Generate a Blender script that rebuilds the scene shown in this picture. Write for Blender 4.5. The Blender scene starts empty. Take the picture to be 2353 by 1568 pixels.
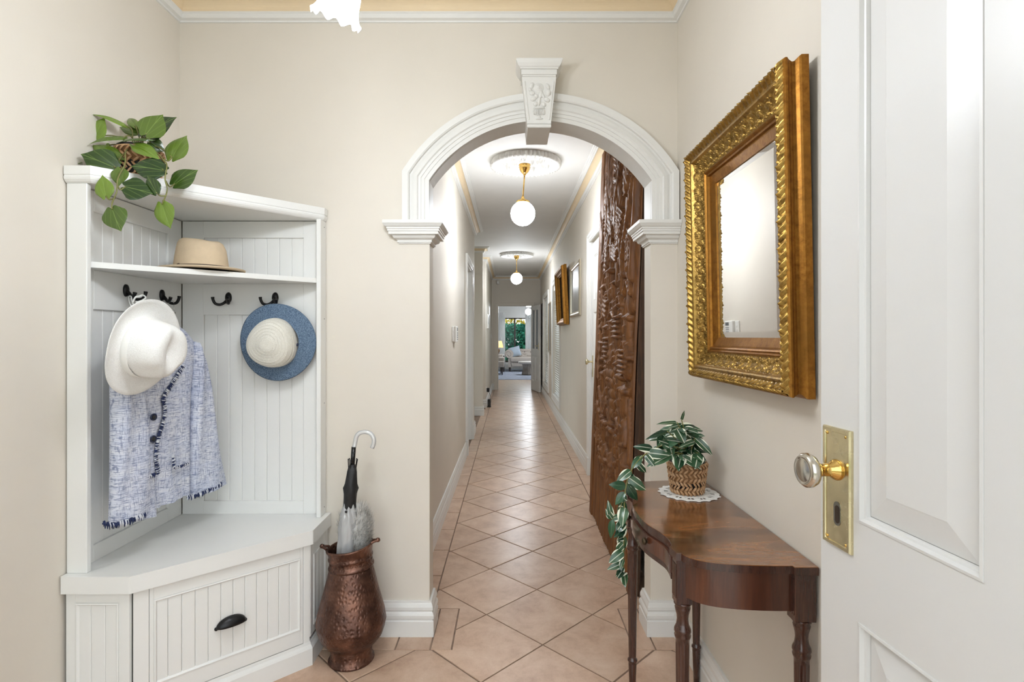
import bpy, bmesh, math, random
import numpy as np
from mathutils import Vector, Matrix

# ---------------------------------------------------------------- camera, world, exposure
F = 1240.0                      # focal length in pixels of the 2353 x 1568 frame
VPX, VPY, EYE = 1171.0, 773.0, 1.22
scene = bpy.context.scene
COL = scene.collection
cam_data = bpy.data.cameras.new('camera')
cam_data.sensor_width = 36.0
cam_data.lens = 36.0 * F / 2353.0
cam_data.shift_x = (1176.5 - VPX) / 2353.0
cam_data.shift_y = -(784.0 - VPY) / 2353.0
cam_data.clip_start = 0.03
cam = bpy.data.objects.new('camera', cam_data)
COL.objects.link(cam)
cam.location = (0, 0, EYE)
cam.rotation_euler = (math.pi / 2, 0, 0)
scene.camera = cam

scene.view_settings.view_transform = 'Standard'
scene.view_settings.look = 'None'
scene.view_settings.gamma = 1.0
scene.view_settings.use_curve_mapping = False
scene.view_settings.exposure = 0.30

WORLD_STRENGTH = 2.5
GLOBE_EMIT = 92.0
SHADE_EMIT = 53.0
world = bpy.data.worlds.new('world')
scene.world = world
world.use_nodes = True
bg = world.node_tree.nodes['Background']
bg.inputs[0].default_value = (0.90, 0.955, 1.0, 1)
bg.inputs[1].default_value = WORLD_STRENGTH

# ---------------------------------------------------------------- helpers
R = math.radians
PI = math.pi


def at(px, py, Y):
    """point at depth Y on the line of sight of a pixel"""
    return Vector(((px - VPX) * Y / F, Y, EYE - (py - VPY) * Y / F))


def lin(c):
    out = []
    for v in c[:3]:
        v = v / 255.0
        out.append(v / 12.92 if v <= 0.04045 else ((v + 0.055) / 1.055) ** 2.4)
    return tuple(out) + (1.0,)


ORI = {}


def origin_of(o):
    return ORI.get(o.name, Vector((0, 0, 0))) if o is not None else Vector((0, 0, 0))


def empty(name, loc):
    o = bpy.data.objects.new(name, None)
    o.empty_display_size = 0.05
    COL.objects.link(o)
    o.location = loc
    ORI[o.name] = Vector(loc)
    return o


def tag(o, label=None, cat=None, group=None, kind=None):
    if label: o['label'] = label
    if cat: o['category'] = cat
    if group: o['group'] = group
    if kind: o['kind'] = kind
    return o


def thing(name, label, cat, loc, group=None):
    return tag(empty(name, loc), label, cat, group)


def structure(o, label=None):
    o['kind'] = 'structure'
    if label: o['label'] = label
    return o


class MB:
    """collects geometry for ONE mesh object"""

    def __init__(self):
        self.v = []
        self.f = []
        self.sm = []

    def add(self, verts, faces, smooth=False):
        b = len(self.v)
        self.v.extend(Vector(p) for p in verts)
        self.f.extend(tuple(i + b for i in f) for f in faces)
        self.sm.extend([smooth] * len(faces))
        return self

    def box(self, x0, x1, y0, y1, z0, z1, m=None):
        vs = [(x, y, z) for z in (z0, z1) for y in (y0, y1) for x in (x0, x1)]
        if m is not None: vs = [m @ Vector(p) for p in vs]
        return self.add(vs, [(0, 2, 3, 1), (4, 5, 7, 6), (0, 1, 5, 4), (2, 6, 7, 3), (0, 4, 6, 2), (1, 3, 7, 5)])

    def cbox(self, x0, x1, y0, y1, z0, z1, c=0.003, m=None):
        """box whose 12 edges are chamfered"""
        b = bmesh.new()
        bmesh.ops.create_cube(b, size=1)
        for v in b.verts:
            v.co = Vector((x0 + (v.co.x + .5) * (x1 - x0), y0 + (v.co.y + .5) * (y1 - y0), z0 + (v.co.z + .5) * (z1 - z0)))
        bmesh.ops.bevel(b, geom=b.edges[:], offset=c, segments=1, affect='EDGES')
        b.verts.ensure_lookup_table()
        vs = [v.co.copy() for v in b.verts]
        if m is not None: vs = [m @ p for p in vs]
        fs = [tuple(v.index for v in f.verts) for f in b.faces]
        b.free()
        return self.add(vs, fs)

    def prism(self, poly, z0, z1, m=None, smooth=False):
        n = len(poly)
        vs = [Vector((p[0], p[1], z0)) for p in poly] + [Vector((p[0], p[1], z1)) for p in poly]
        if m is not None: vs = [m @ p for p in vs]
        self.add(vs, [(i, (i + 1) % n, n + (i + 1) % n, n + i) for i in range(n)], smooth)
        self.add(vs, [tuple(range(n))[::-1], tuple(range(n, 2 * n))])
        return self

    def lathe(self, prof, n=32, m=None, mod=None, smooth=True, cap=True):
        """profile of (r, z) revolved about z; mod(a, r, z, i) -> (r, z) shapes it"""
        vs = []
        for i, (r, z) in enumerate(prof):
            for k in range(n):
                a = 2 * PI * k / n
                rr, zz = (r, z) if mod is None else mod(a, r, z, i)
                p = Vector((rr * math.cos(a), rr * math.sin(a), zz))
                vs.append(m @ p if m is not None else p)
        fs = []
        for i in range(len(prof) - 1):
            for k in range(n):
                k2 = (k + 1) % n
                fs.append((i * n + k, i * n + k2, (i + 1) * n + k2, (i + 1) * n + k))
        self.add(vs, fs, smooth)
        if cap:
            b = len(self.v) - len(vs)
            e = (len(prof) - 1) * n
            if prof[0][0] > 1e-5:
                self.f.append(tuple(b + k for k in range(n))[::-1]); self.sm.append(False)
            if prof[-1][0] > 1e-5:
                self.f.append(tuple(b + e + k for k in range(n))); self.sm.append(False)
        return self

    def tube(self, pts, rad, n=10, smooth=True, cap=True, flat=None):
        pts = [Vector(p) for p in pts]
        m = len(pts)
        if not hasattr(rad, '__len__'): rad = [rad] * m
        t0 = (pts[1] - pts[0]).normalized()
        up = Vector((0, 0, 1)) if abs(t0.z) < .9 else Vector((1, 0, 0))
        nrm = (up - t0 * up.dot(t0)).normalized()
        vs = []
        for i in range(m):
            a = pts[max(0, i - 1)]; b = pts[min(m - 1, i + 1)]
            t = (b - a)
            t = t.normalized() if t.length > 1e-9 else t0
            nrm = nrm - t * nrm.dot(t)
            nrm = nrm.normalized() if nrm.length > 1e-6 else Vector((1, 0, 0))
            bi = t.cross(nrm)
            for k in range(n):
                an = 2 * PI * k / n
                vs.append(pts[i] + (nrm * math.cos(an) + bi * math.sin(an) * (flat or 1)) * rad[i])
        fs = [(i * n + k, i * n + (k + 1) % n, (i + 1) * n + (k + 1) % n, (i + 1) * n + k)
              for i in range(m - 1) for k in range(n)]
        self.add(vs, fs, smooth)
        if cap:
            b = len(self.v) - len(vs)
            self.f.append(tuple(b + k for k in range(n))[::-1]); self.sm.append(False)
            self.f.append(tuple(b + (m - 1) * n + k for k in range(n))); self.sm.append(False)
        return self

    def sweep(self, path, prof, O=(0, 0, 0), A=(1, 0, 0), B=(0, 1, 0), N=(0, 0, 1), closed=False, smooth=False, prof_closed=True):
        """mitred sweep: path in the plane (A, B), profile of (offset to the left of the path, height along N)"""
        O, A, B, N = (Vector(q) for q in (O, A, B, N))
        P = [Vector((p[0], p[1])) for p in path]
        n = len(P)
        mit = []
        for i in range(n):
            d1 = d2 = None
            if i > 0 or closed: d1 = (P[i] - P[i - 1]).normalized()
            if i < n - 1 or closed: d2 = (P[(i + 1) % n] - P[i]).normalized()
            if d1 is None: d1 = d2
            if d2 is None: d2 = d1
            n1 = Vector((-d1.y, d1.x)); n2 = Vector((-d2.y, d2.x))
            mit.append((n1 + n2) / max(.15, 1 + n1.dot(n2)))
        k = len(prof)
        vs = []
        for i in range(n):
            for (w, h) in prof:
                q = P[i] + mit[i] * w
                vs.append(O + A * q.x + B * q.y + N * h)
        fs = []
        kk = k if prof_closed else k - 1
        for i in range(n if closed else n - 1):
            j = (i + 1) % n
            for a in range(kk):
                b = (a + 1) % k
                fs.append((i * k + a, i * k + b, j * k + b, j * k + a))
        self.add(vs, fs, smooth)
        if not closed and prof_closed:
            b0 = len(self.v) - len(vs)
            self.f.append(tuple(b0 + a for a in range(k))[::-1]); self.sm.append(False)
            self.f.append(tuple(b0 + (n - 1) * k + a for a in range(k))); self.sm.append(False)
        return self

    def grid(self, pts, nu, nv, smooth=True, wrap=False):
        """pts: nv rows of nu points"""
        fs = []
        for j in range(nv - 1):
            for i in range(nu if wrap else nu - 1):
                i2 = (i + 1) % nu
                fs.append((j * nu + i, j * nu + i2, (j + 1) * nu + i2, (j + 1) * nu + i))
        return self.add(pts, fs, smooth)

    def mesh(self, name, mat, off=Vector((0, 0, 0)), fix=True):
        me = bpy.data.meshes.new(name)
        me.from_pydata([tuple(p - off) for p in self.v], [], self.f)
        me.polygons.foreach_set('use_smooth', self.sm)
        if fix and len(self.f) < 60000:
            b = bmesh.new()
            b.from_mesh(me)
            bmesh.ops.recalc_face_normals(b, faces=b.faces)
            b.to_mesh(me)
            b.free()
        me.update()
        if mat is not None: me.materials.append(mat)
        return me

    def build(self, name, mat, parent=None, fix=True, loc=None):
        """world-space vertices -> object; loc (or the parent's origin) becomes the local origin"""
        base = origin_of(parent)
        org = Vector(loc) if loc is not None else base
        o = bpy.data.objects.new(name, self.mesh(name, mat, org, fix))
        COL.objects.link(o)
        if parent is not None: o.parent = parent
        o.location = org - base
        ORI[o.name] = org
        return o


def place(name, mesh, parent, matrix_world_like, base=None):
    """an object that shares mesh data, placed by a world matrix under an unrotated parent"""
    o = bpy.data.objects.new(name, mesh)
    COL.objects.link(o)
    m = matrix_world_like.copy()
    if parent is not None:
        o.parent = parent
        m.translation = m.translation - origin_of(parent)
    o.matrix_local = m
    ORI[o.name] = matrix_world_like.translation.copy()
    return o


def frame(o, x, y, z=None):
    """matrix with origin o and the given axes as columns"""
    x = Vector(x).normalized(); y = Vector(y).normalized()
    z = x.cross(y) if z is None else Vector(z).normalized()
    m = Matrix.Identity(4)
    for i in range(3):
        m[i][0], m[i][1], m[i][2], m[i][3] = x[i], y[i], z[i], o[i]
    return m


def axis_frame(o, zaxis, xhint=(1, 0, 0)):
    z = Vector(zaxis).normalized()
    x = Vector(xhint)
    x = (x - z * x.dot(z)).normalized()
    return frame(o, x, z.cross(x), z)


def smooth_path(pts, n=8):
    pts = [Vector(p) for p in pts]
    out = []
    for i in range(len(pts) - 1):
        p0 = pts[max(0, i - 1)]; p1 = pts[i]; p2 = pts[i + 1]; p3 = pts[min(len(pts) - 1, i + 2)]
        for k in range(n):
            t = k / n
            out.append(0.5 * ((2 * p1) + (p2 - p0) * t + (2 * p0 - 5 * p1 + 4 * p2 - p3) * t * t + (3 * p1 - p0 - 3 * p2 + p3) * t ** 3))
    out.append(pts[-1])
    return out


# ---------------------------------------------------------------- materials
class NT:
    def __init__(self, name):
        self.m = bpy.data.materials.new(name)
        self.m.use_nodes = True
        self.nt = self.m.node_tree
        self.b = self.nt.nodes['Principled BSDF']
        self.tc = None

    def n(self, t, **kw):
        nd = self.nt.nodes.new(t)
        for k, v in kw.items():
            if k in nd.inputs.keys():
                nd.inputs[k].default_value = v
            else:
                setattr(nd, k, v)
        return nd

    def l(self, a, b):
        self.nt.links.new(a, b)

    def coord(self, scale=(1, 1, 1), kind='Object', loc=(0, 0, 0), rot=(0, 0, 0)):
        if self.tc is None: self.tc = self.n('ShaderNodeTexCoord')
        mp = self.n('ShaderNodeMapping')
        mp.inputs['Scale'].default_value = scale
        mp.inputs['Location'].default_value = loc
        mp.inputs['Rotation'].default_value = rot
        self.l(self.tc.outputs[kind], mp.inputs['Vector'])
        return mp.outputs[0]

    def noise(self, scale, vec=None, detail=3, rough=.55, dist=0):
        t = self.n('ShaderNodeTexNoise')
        t.inputs['Scale'].default_value = scale
        t.inputs['Detail'].default_value = detail
        t.inputs['Roughness'].default_value = rough
        t.inputs['Distortion'].default_value = dist
        if vec is not None: self.l(vec, t.inputs['Vector'])
        return t.outputs[0]

    def ramp(self, fac, stops):
        r = self.n('ShaderNodeValToRGB')
        e = r.color_ramp.elements
        e[0].position, e[0].color = stops[0]
        e[1].position, e[1].color = stops[-1]
        for p, c in stops[1:-1]:
            q = e.new(p); q.color = c
        self.l(fac, r.inputs[0])
        return r.outputs[0]

    def mix(self, fac, a, b, blend='MIX'):
        x = self.n('ShaderNodeMix', data_type='RGBA', blend_type=blend)
        for s, v in ((0, fac), (6, a), (7, b)):
            if hasattr(v, 'is_linked') or hasattr(v, 'node'):
                self.l(v, x.inputs[s])
            else:
                x.inputs[s].default_value = v
        return x.outputs[2]

    def math(self, op, a, b=0.0):
        x = self.n('ShaderNodeMath', operation=op)
        for s, v in ((0, a), (1, b)):
            if hasattr(v, 'node'): self.l(v, x.inputs[s])
            else: x.inputs[s].default_value = v
        return x.outputs[0]

    def bump(self, h, strength=.2, dist=.01):
        b = self.n('ShaderNodeBump')
        b.inputs['Strength'].default_value = strength
        b.inputs['Distance'].default_value = dist
        self.l(h, b.inputs['Height'])
        self.l(b.outputs[0], self.b.inputs['Normal'])

    def out(self, col=None, rough=None, metal=0, coat=0, spec=None):
        b = self.b.inputs
        if col is not None:
            if hasattr(col, 'node'): self.l(col, b['Base Color'])
            else: b['Base Color'].default_value = col
        if rough is not None:
            if hasattr(rough, 'node'): self.l(rough, b['Roughness'])
            else: b['Roughness'].default_value = rough
        b['Metallic'].default_value = metal
        b['Coat Weight'].default_value = coat
        b['Coat Roughness'].default_value = .12
        if spec is not None: b['Specular IOR Level'].default_value = spec
        return self.m


def plain(name, rgb, rough=.5, metal=0, var=0.06, scale=8, bump=0, bscale=60, coat=0, spec=None):
    t = NT(name)
    c = lin(rgb)
    v = t.noise(scale, t.coord())
    lo = tuple(x * (1 - var) for x in c[:3]) + (1,)
    hi = tuple(min(1, x * (1 + var)) for x in c[:3]) + (1,)
    col = t.ramp(v, [(.3, lo), (.7, hi)])
    if bump: t.bump(t.noise(bscale, t.coord(), 4), bump, .004)
    return t.out(col, rough, metal, coat, spec)


def emitter(name, rgb, strength):
    t = NT(name)
    t.b.inputs['Base Color'].default_value = lin(rgb)
    t.b.inputs['Emission Color'].default_value = lin(rgb)
    t.b.inputs['Emission Strength'].default_value = strength
    t.b.inputs['Roughness'].default_value = .3
    return t.m


def clear(name, tint, gloss=.1, rough=.03):
    t = NT(name)
    tr = t.n('ShaderNodeBsdfTransparent'); tr.inputs[0].default_value = tint
    gl = t.n('ShaderNodeBsdfGlossy'); gl.inputs['Roughness'].default_value = rough
    mx = t.n('ShaderNodeMixShader')
    fr = t.n('ShaderNodeFresnel'); fr.inputs[0].default_value = 1.45
    k = t.math('ADD', fr.outputs[0], gloss)
    t.l(k, mx.inputs[0]); t.l(tr.outputs[0], mx.inputs[1]); t.l(gl.outputs[0], mx.inputs[2])
    t.l(mx.outputs[0], t.nt.nodes['Material Output'].inputs[0])
    return t.m


MAT = {}
WALL = plain('wall_paint', (221, 214, 202), .55, var=.02, scale=3, bump=.05, bscale=180)
WHITE = plain('white_gloss_paint', (228, 227, 223), .32, var=.015, scale=4)
CAB = plain('cabinet_white', (232, 232, 229), .38, var=.012, scale=5)
CEIL = plain('ceiling_white', (225, 224, 221), .7, var=.02, scale=4)
CREAM = plain('cornice_cream', (228, 208, 174), .6, var=.03, scale=5)
PLASTER = plain('plaster_white', (226, 225, 221), .5, var=.02, scale=6)
BLACK = plain('black_metal', (22, 22, 24), .35, metal=.4, var=.1)
BLACKP = plain('black_plastic', (24, 24, 26), .5, var=.15)
CHROME = plain('chrome', (205, 205, 205), .16, metal=1, var=.03)
WPLAST = plain('white_plastic', (232, 231, 226), .35, var=.02)
GLASS = clear('window_glass', (.96, .98, .97, 1), -.026)


def brass(name, rgb, rough, var):
    t = NT(name)
    c = lin(rgb)
    n = t.noise(14, t.coord(), 5, .65)
    col = t.ramp(n, [(.3, tuple(x * (1 - var) for x in c[:3]) + (1,)), (.7, c)])
    rg = t.ramp(t.noise(30, t.coord(), 4), [(.35, (rough * .7,) * 3 + (1,)), (.7, (rough * 1.5,) * 3 + (1,))])
    return t.out(col, rg, 1)


BRASS = brass('polished_brass', (226, 186, 108), .14, .15)
OLDBRASS = brass('aged_brass', (228, 216, 178), .24, .18)
NICKEL = brass('worn_nickel', (214, 208, 196), .15, .15)


def gold_mat(name, hi, lo, rough):
    t = NT(name)
    n = t.noise(55, t.coord(), 6, .7)
    n2 = t.noise(7, t.coord(), 3)
    c1 = t.ramp(n, [(.3, lin(lo)), (.62, lin(hi))])
    c2 = t.mix(t.ramp(n2, [(.35, (0, 0, 0, 1)), (.75, (1, 1, 1, 1))]), c1, lin(tuple(v * .8 for v in hi)))
    t.bump(t.noise(160, t.coord(), 4), .25, .002)
    return t.out(c2, rough, .85)


GOLD = gold_mat('antique_gold_leaf', (190, 152, 78), (84, 56, 20), .33)
GOLDS = gold_mat('gold_side', (168, 116, 46), (116, 72, 24), .42)


def wood(name, cols, gscale=(1, 1, 1), base=6, rough=.35, dist=3.0, coat=.3, bump=.1):
    t = NT(name)
    v = t.coord(gscale)
    n = t.noise(base, v, 6, .6, dist)
    fine = t.noise(base * 9, t.coord(tuple(g * (1 if g > 3 else .6) for g in gscale)), 3)
    c = t.ramp(n, [(.25, lin(cols[0])), (.5, lin(cols[1])), (.75, lin(cols[2]))])
    c = t.mix(t.ramp(fine, [(.35, (.0, .0, .0, 1)), (.7, (.35, .35, .35, 1))]), c, lin(cols[0]))
    if bump: t.bump(fine, bump, .002)
    return t.out(c, rough, 0, coat)


MAHOG = wood('mahogany', ((54, 27, 17), (82, 44, 28), (104, 60, 38)), (7, 7, .7), 3, .28, .4, .5)
MAHOGL = wood('mahogany_leg', ((42, 21, 15), (66, 35, 24), (86, 50, 34)), (14, 14, 1.2), 5, .26, .5, .5)


def flame():
    t = NT('flame_mahogany')
    w = t.noise(2.2, t.coord((1.6, 4.2, 1)), 3, .5, 1.1)
    n2 = t.noise(9, t.coord((1.2, 26, 1)), 4, .6, .5)
    c = t.ramp(w, [(.26, lin((58, 34, 20))), (.43, lin((104, 64, 34))), (.58, lin((146, 94, 50))), (.76, lin((98, 58, 31)))])
    c = t.mix(t.ramp(n2, [(.40, (0, 0, 0, 1)), (.75, (.45, .45, .45, 1))]), c, lin((64, 37, 21)))
    return t.out(c, .2, 0, .6)


FLAME = flame()
CARVED = wood('carved_teak', ((80, 48, 22), (126, 79, 38), (158, 106, 56)), (8, 8, .8), 4, .52, .8, 0, .3)
CARVED_EDGE = wood('shaded_board_edge', ((44, 30, 20), (74, 50, 32), (98, 68, 44)), (12, 12, 1), 5, .6, .8, 0, .3)  # darker than the face: shade of the near edge put into its colour


def tile_mat():
    t = NT('terracotta_tile')
    oi = t.n('ShaderNodeObjectInfo')
    geo = t.n('ShaderNodeNewGeometry')
    sh = t.n('ShaderNodeVectorMath', operation='SCALE')
    t.l(oi.outputs['Location'], sh.inputs[0]); sh.inputs['Scale'].default_value = 3.7
    ad = t.n('ShaderNodeVectorMath', operation='ADD')
    t.l(geo.outputs['Position'], ad.inputs[0]); t.l(sh.outputs[0], ad.inputs[1])
    v = ad.outputs[0]
    n = t.noise(8, v, 9, .72, .3)
    c = t.ramp(n, [(.25, lin((172, 138, 114))), (.5, lin((203, 173, 149))), (.75, lin((219, 195, 173)))])
    r = t.ramp(oi.outputs['Random'], [(0, (.90, .89, .88, 1)), (1, (1.05, 1.04, 1.03, 1))])
    c = t.mix(1.0, c, r, 'MULTIPLY')
    sp = t.ramp(t.noise(210, v, 3, .6), [(.60, (0, 0, 0, 1)), (.70, (1, 1, 1, 1))])
    c = t.mix(t.math('MULTIPLY', sp, .28), c, lin((120, 92, 72)))
    t.bump(t.noise(140, v, 2, .5), .06, .002)
    return t.out(c, .30, 0, 0, .55)


TILE = tile_mat()
GROUT = plain('grout', (134, 112, 96), .85, var=.2, scale=30, bump=.3, bscale=200)


def copper():
    t = NT('hammered_copper')
    n = t.noise(13, t.coord(), 5, .65)
    c = t.ramp(n, [(.28, lin((64, 48, 44))), (.5, lin((102, 75, 65))), (.72, lin((150, 110, 92)))])
    v = t.n('ShaderNodeTexVoronoi'); v.inputs['Scale'].default_value = 78
    t.l(t.coord((1, 1, .8)), v.inputs['Vector'])
    d = t.ramp(v.outputs['Distance'], [(.05, (0, 0, 0, 1)), (.5, (1, 1, 1, 1))])
    t.bump(d, .38, .005)
    rg = t.ramp(t.noise(26, t.coord(), 4), [(.3, (.30,) * 3 + (1,)), (.7, (.48,) * 3 + (1,))])
    return t.out(c, rg, .92)


COPPER = copper()


def tweed():
    t = NT('blue_white_tweed')
    h = t.noise(1, t.coord((45, 45, 430)), 3, .6)
    v = t.noise(1, t.coord((60, 430, 45), loc=(3, 1, 7)), 3, .6)
    hb = t.noise(1, t.coord((4, 4, 60), loc=(9, 0, 0)), 2)
    vb = t.noise(1, t.coord((4, 60, 4), loc=(0, 5, 0)), 2)
    W, Bl, Nv = lin((226, 228, 234)), lin((186, 194, 216)), lin((112, 122, 156))
    c = t.mix(t.ramp(hb, [(.38, (.1, .1, .1, 1)), (.65, (.65, .65, .65, 1))]), W, Bl)
    c = t.mix(t.ramp(vb, [(.38, (.0, .0, .0, 1)), (.65, (.5, .5, .5, 1))]), c, Bl)
    c = t.mix(t.ramp(h, [(.51, (0, 0, 0, 1)), (.63, (.8, .8, .8, 1))]), c, Nv)
    c = t.mix(t.ramp(v, [(.52, (0, 0, 0, 1)), (.64, (.7, .7, .7, 1))]), c, Nv)
    c = t.mix(t.ramp(h, [(.30, (.8, .8, .8, 1)), (.42, (0, 0, 0, 1))]), c, W)
    t.bump(t.mix(.5, h, v), .5, .003)
    return t.out(c, .95, 0, 0, .1)


TWEED = tweed()
NAVY = plain('navy_fringe', (38, 48, 84), .95, var=.3, scale=90)
FRINGEW = plain('white_fringe', (214, 216, 222), .95, var=.1, scale=90)


def straw(name, a, b, sc=260):
    t = NT(name)
    n = t.noise(sc, t.coord(), 2)
    c = t.ramp(n, [(.35, lin(a)), (.62, lin(b))])
    t.bump(n, .5, .003)
    return t.out(c, .85, 0, 0, .2)


STRAWB = straw('blue_straw', (64, 84, 108), (116, 136, 157), 330)
STRAWW = straw('white_straw', (234, 233, 230), (244, 244, 242), 400)
STRAWI = straw('ivory_straw', (216, 212, 201), (232, 229, 219), 400)
FELT = plain('tan_felt', (202, 182, 154), .95, var=.05, scale=30, bump=.15, bscale=300, spec=.1)
LEATHER = plain('dark_leather_band', (58, 44, 36), .6, var=.15)


def leaf_mat(name, dark, light, vein, stripes=None):
    t = NT(name)
    oi = t.n('ShaderNodeObjectInfo')
    base = t.mix(oi.outputs['Random'], lin(dark), lin(light))
    sx = t.n('ShaderNodeSeparateXYZ')
    tc = t.n('ShaderNodeTexCoord')
    t.l(tc.outputs['Object'], sx.inputs[0])
    if stripes is None:
        # veins curve from the midrib: bands of |x| against y
        ax = t.math('ABSOLUTE', sx.outputs[0])
        mid = t.ramp(ax, [(.0, (1, 1, 1, 1)), (.022, (0, 0, 0, 1))])
        q = t.math('MULTIPLY', ax, 30.0)
        q2 = t.math('MULTIPLY', sx.outputs[1], 9.0)
        s = t.math('SINE', t.math('SUBTRACT', q, q2))
        ve = t.math('MULTIPLY', t.ramp(s, [(.8, (0, 0, 0, 1)), (1, (1, 1, 1, 1))]), .16)
        c = t.mix(ve, base, lin(vein))
        c = t.mix(t.math('MULTIPLY', mid, .5), c, lin(vein))
    else:
        ax = t.math('ADD', sx.outputs[0], t.math('MULTIPLY', t.math('SUBTRACT', oi.outputs['Random'], .5), .12))
        s = t.ramp(t.math('ABSOLUTE', ax), [(.010, (.7, .7, .7, 1)), (.026, (0, 0, 0, 1)), (.215, (0, 0, 0, 1)), (.235, (1, 1, 1, 1))])
        c = t.mix(s, base, lin(stripes))
    t.b.inputs['Sheen Weight'].default_value = 0
    return t.out(c, .27, 0, .15, .5)


LEAF = leaf_mat('philodendron_leaf', (28, 54, 18), (112, 138, 46), (138, 164, 84))
LEAFV = leaf_mat('variegated_leaf', (26, 58, 38), (58, 92, 60), (150, 180, 120), (226, 228, 206))
LEAFG = leaf_mat('dark_green_leaf', (20, 52, 36), (44, 84, 54), (96, 130, 92))
STEM = plain('green_stem', (112, 112, 58), .5, var=.15, scale=30)
BASKET = wood('woven_rush', ((146, 106, 70), (190, 150, 110), (216, 182, 146)), (20, 20, 20), 2, .7, 1, 0, .2)
LACE = plain('lace_cloth', (236, 235, 230), .9, var=.05, scale=60, bump=.3, bscale=200)
# ---------------------------------------------------------------- the setting: dimensions
XL, XR = -1.348, 0.686          # entry side walls
Y0, W0, W1 = 0.05, 2.205, 2.305  # street wall face, arch wall faces
HL, HR = -0.45, 0.705           # hallway side walls
HLF = -0.41                     # far piece of the left hallway wall
END0, END1 = 12.3, 12.42        # end wall
CZ = 2.585                      # ceiling
OL, OR = -0.327, 0.576          # arch opening
ARC_CX, ARC_R, ARC_CZ, ARC_SPR = (OL + OR) / 2, 0.5435, 1.5495, 1.852
PORCH = -0.08


def boxes_with_holes(mb, a0, a1, holes, fn, z0=0.0, z1=CZ):
    """wall running over a0..a1 with rectangular holes (b0, b1, h0, h1); fn adds one box"""
    x = a0
    for (b0, b1, h0, h1) in sorted(holes):
        if b0 > x: fn(x, b0, z0, z1)
        if h0 > z0: fn(b0, b1, z0, h0)
        if h1 < z1: fn(b0, b1, h1, z1)
        x = b1
    if x < a1: fn(x, a1, z0, z1)


def wall_along_y(name, x0, x1, ya, yb, holes=(), mat=WALL):
    mb = MB()
    boxes_with_holes(mb, ya, yb, holes, lambda p, q, u, v: mb.box(x0, x1, p, q, u, v))
    return structure(mb.build(name, mat))


def wall_along_x(name, y0, y1, xa, xb, holes=(), mat=WALL):
    mb = MB()
    boxes_with_holes(mb, xa, xb, holes, lambda p, q, u, v: mb.box(p, q, y0, y1, u, v))
    return structure(mb.build(name, mat))


wall_along_y('wall_left', XL - .12, XL, PORCH, W1)
wall_along_y('wall_right', XR, XR + .14, PORCH, W1)
FILL_SIDELIGHT = (-1.20, -.48, .12, 2.1)  # opening of the unseen sidelight added to brighten the entry
wall_along_x('wall_street', PORCH, Y0, XL, XR, [FILL_SIDELIGHT, (-.34, .64, 0, 2.1)])
# arch wall
mb = MB()
mb.box(XL, OL, W0, W1, 0, CZ)
mb.box(OR, XR, W0, W1, 0, CZ)
half = math.asin((OR - OL) / 2 / ARC_R)
arc = [(ARC_CX + ARC_R * math.sin(a), ARC_CZ + ARC_R * math.cos(a)) for a in np.linspace(-half, half, 49)]
for (xa, za), (xb, zb) in zip(arc[:-1], arc[1:]):
    vs = [(xa, W0, za), (xb, W0, zb), (xb, W0, CZ), (xa, W0, CZ), (xa, W1, za), (xb, W1, zb), (xb, W1, CZ), (xa, W1, CZ)]
    mb.add(vs, [(0, 1, 2, 3), (7, 6, 5, 4), (0, 4, 5, 1)])
structure(mb.build('wall_arch', WALL, fix=False))
# the rendered soffit of the arch is painted white
mb = MB()
sof = [(OL + .0006, ARC_SPR - .17)] + [(ARC_CX + (ARC_R - .0006) * math.sin(a), ARC_CZ + (ARC_R - .0006) * math.cos(a)) for a in np.linspace(-half, half, 49)] + [(OR - .0006, ARC_SPR - .17)]
for (xa, za), (xb, zb) in zip(sof[:-1], sof[1:]):
    mb.add([(xa, W0 - .002, za), (xb, W0 - .002, zb), (xb, W1 + .002, zb), (xa, W1 + .002, za),
            ], [(0, 1, 2, 3)])
SOFFIT = mb

DOOR_R = (3.92, 4.72)
WIN_A = (7.52, 8.78, .27, 2.03)
WIN_B = (9.74, 11.12, .27, 1.99)
wall_along_y('wall_hall_right', HR, HR + .14, W1, END1, [(DOOR_R[0], DOOR_R[1], 0, 2.04), WIN_A, WIN_B])
DOOR_L = (5.58, 6.38)
wall_along_y('wall_hall_left', HL - .12, HL, W1, 6.9, [(DOOR_L[0], DOOR_L[1], 0, 2.0)])
wall_along_y('wall_hall_far_left', HLF - .12, HLF, 9.2, END0)
wall_along_x('wall_return', 8.3, 8.42, -2.0, -.415)
wall_along_x('wall_alcove_near', 6.78, 6.9, -2.0, HL - .12)
wall_along_x('wall_alcove_far', 9.2, 9.32, -2.0, HLF - .12)
FILL_ROOMW1, FILL_ROOMW2 = (4.9, 6.5, .3, 2.25), (7.0, 8.2, .3, 2.25)
wall_along_y('wall_side_rooms', -2.12, -2.0, 4.48, 9.32, [FILL_ROOMW1, FILL_ROOMW2])
wall_along_x('wall_bedroom_near', 4.48, 4.6, -2.0, HL - .12)
END_HOLE = (-.258, .50, 0, 1.915)
wall_along_x('wall_end', END0, END1, HLF - .12, HR, [END_HOLE])
# living room beyond
LX0, LX1, LY1 = -3.0, 3.2, 20.0
wall_along_x('wall_living_near', END1 - .0, END1 + .1, LX0, LX1, [END_HOLE], WHITE)
wall_along_y('wall_living_left', LX0 - .12, LX0, END1, LY1, [], WHITE)
wall_along_y('wall_living_right', LX1, LX1 + .12, END1, LY1, [(13.4, 19.0, .3, 2.25)], WHITE)
LWIN = (-.35, .85, .25, 1.9)
wall_along_x('wall_living_far', LY1, LY1 + .12, LX0, LX1, [LWIN], WHITE)

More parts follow.
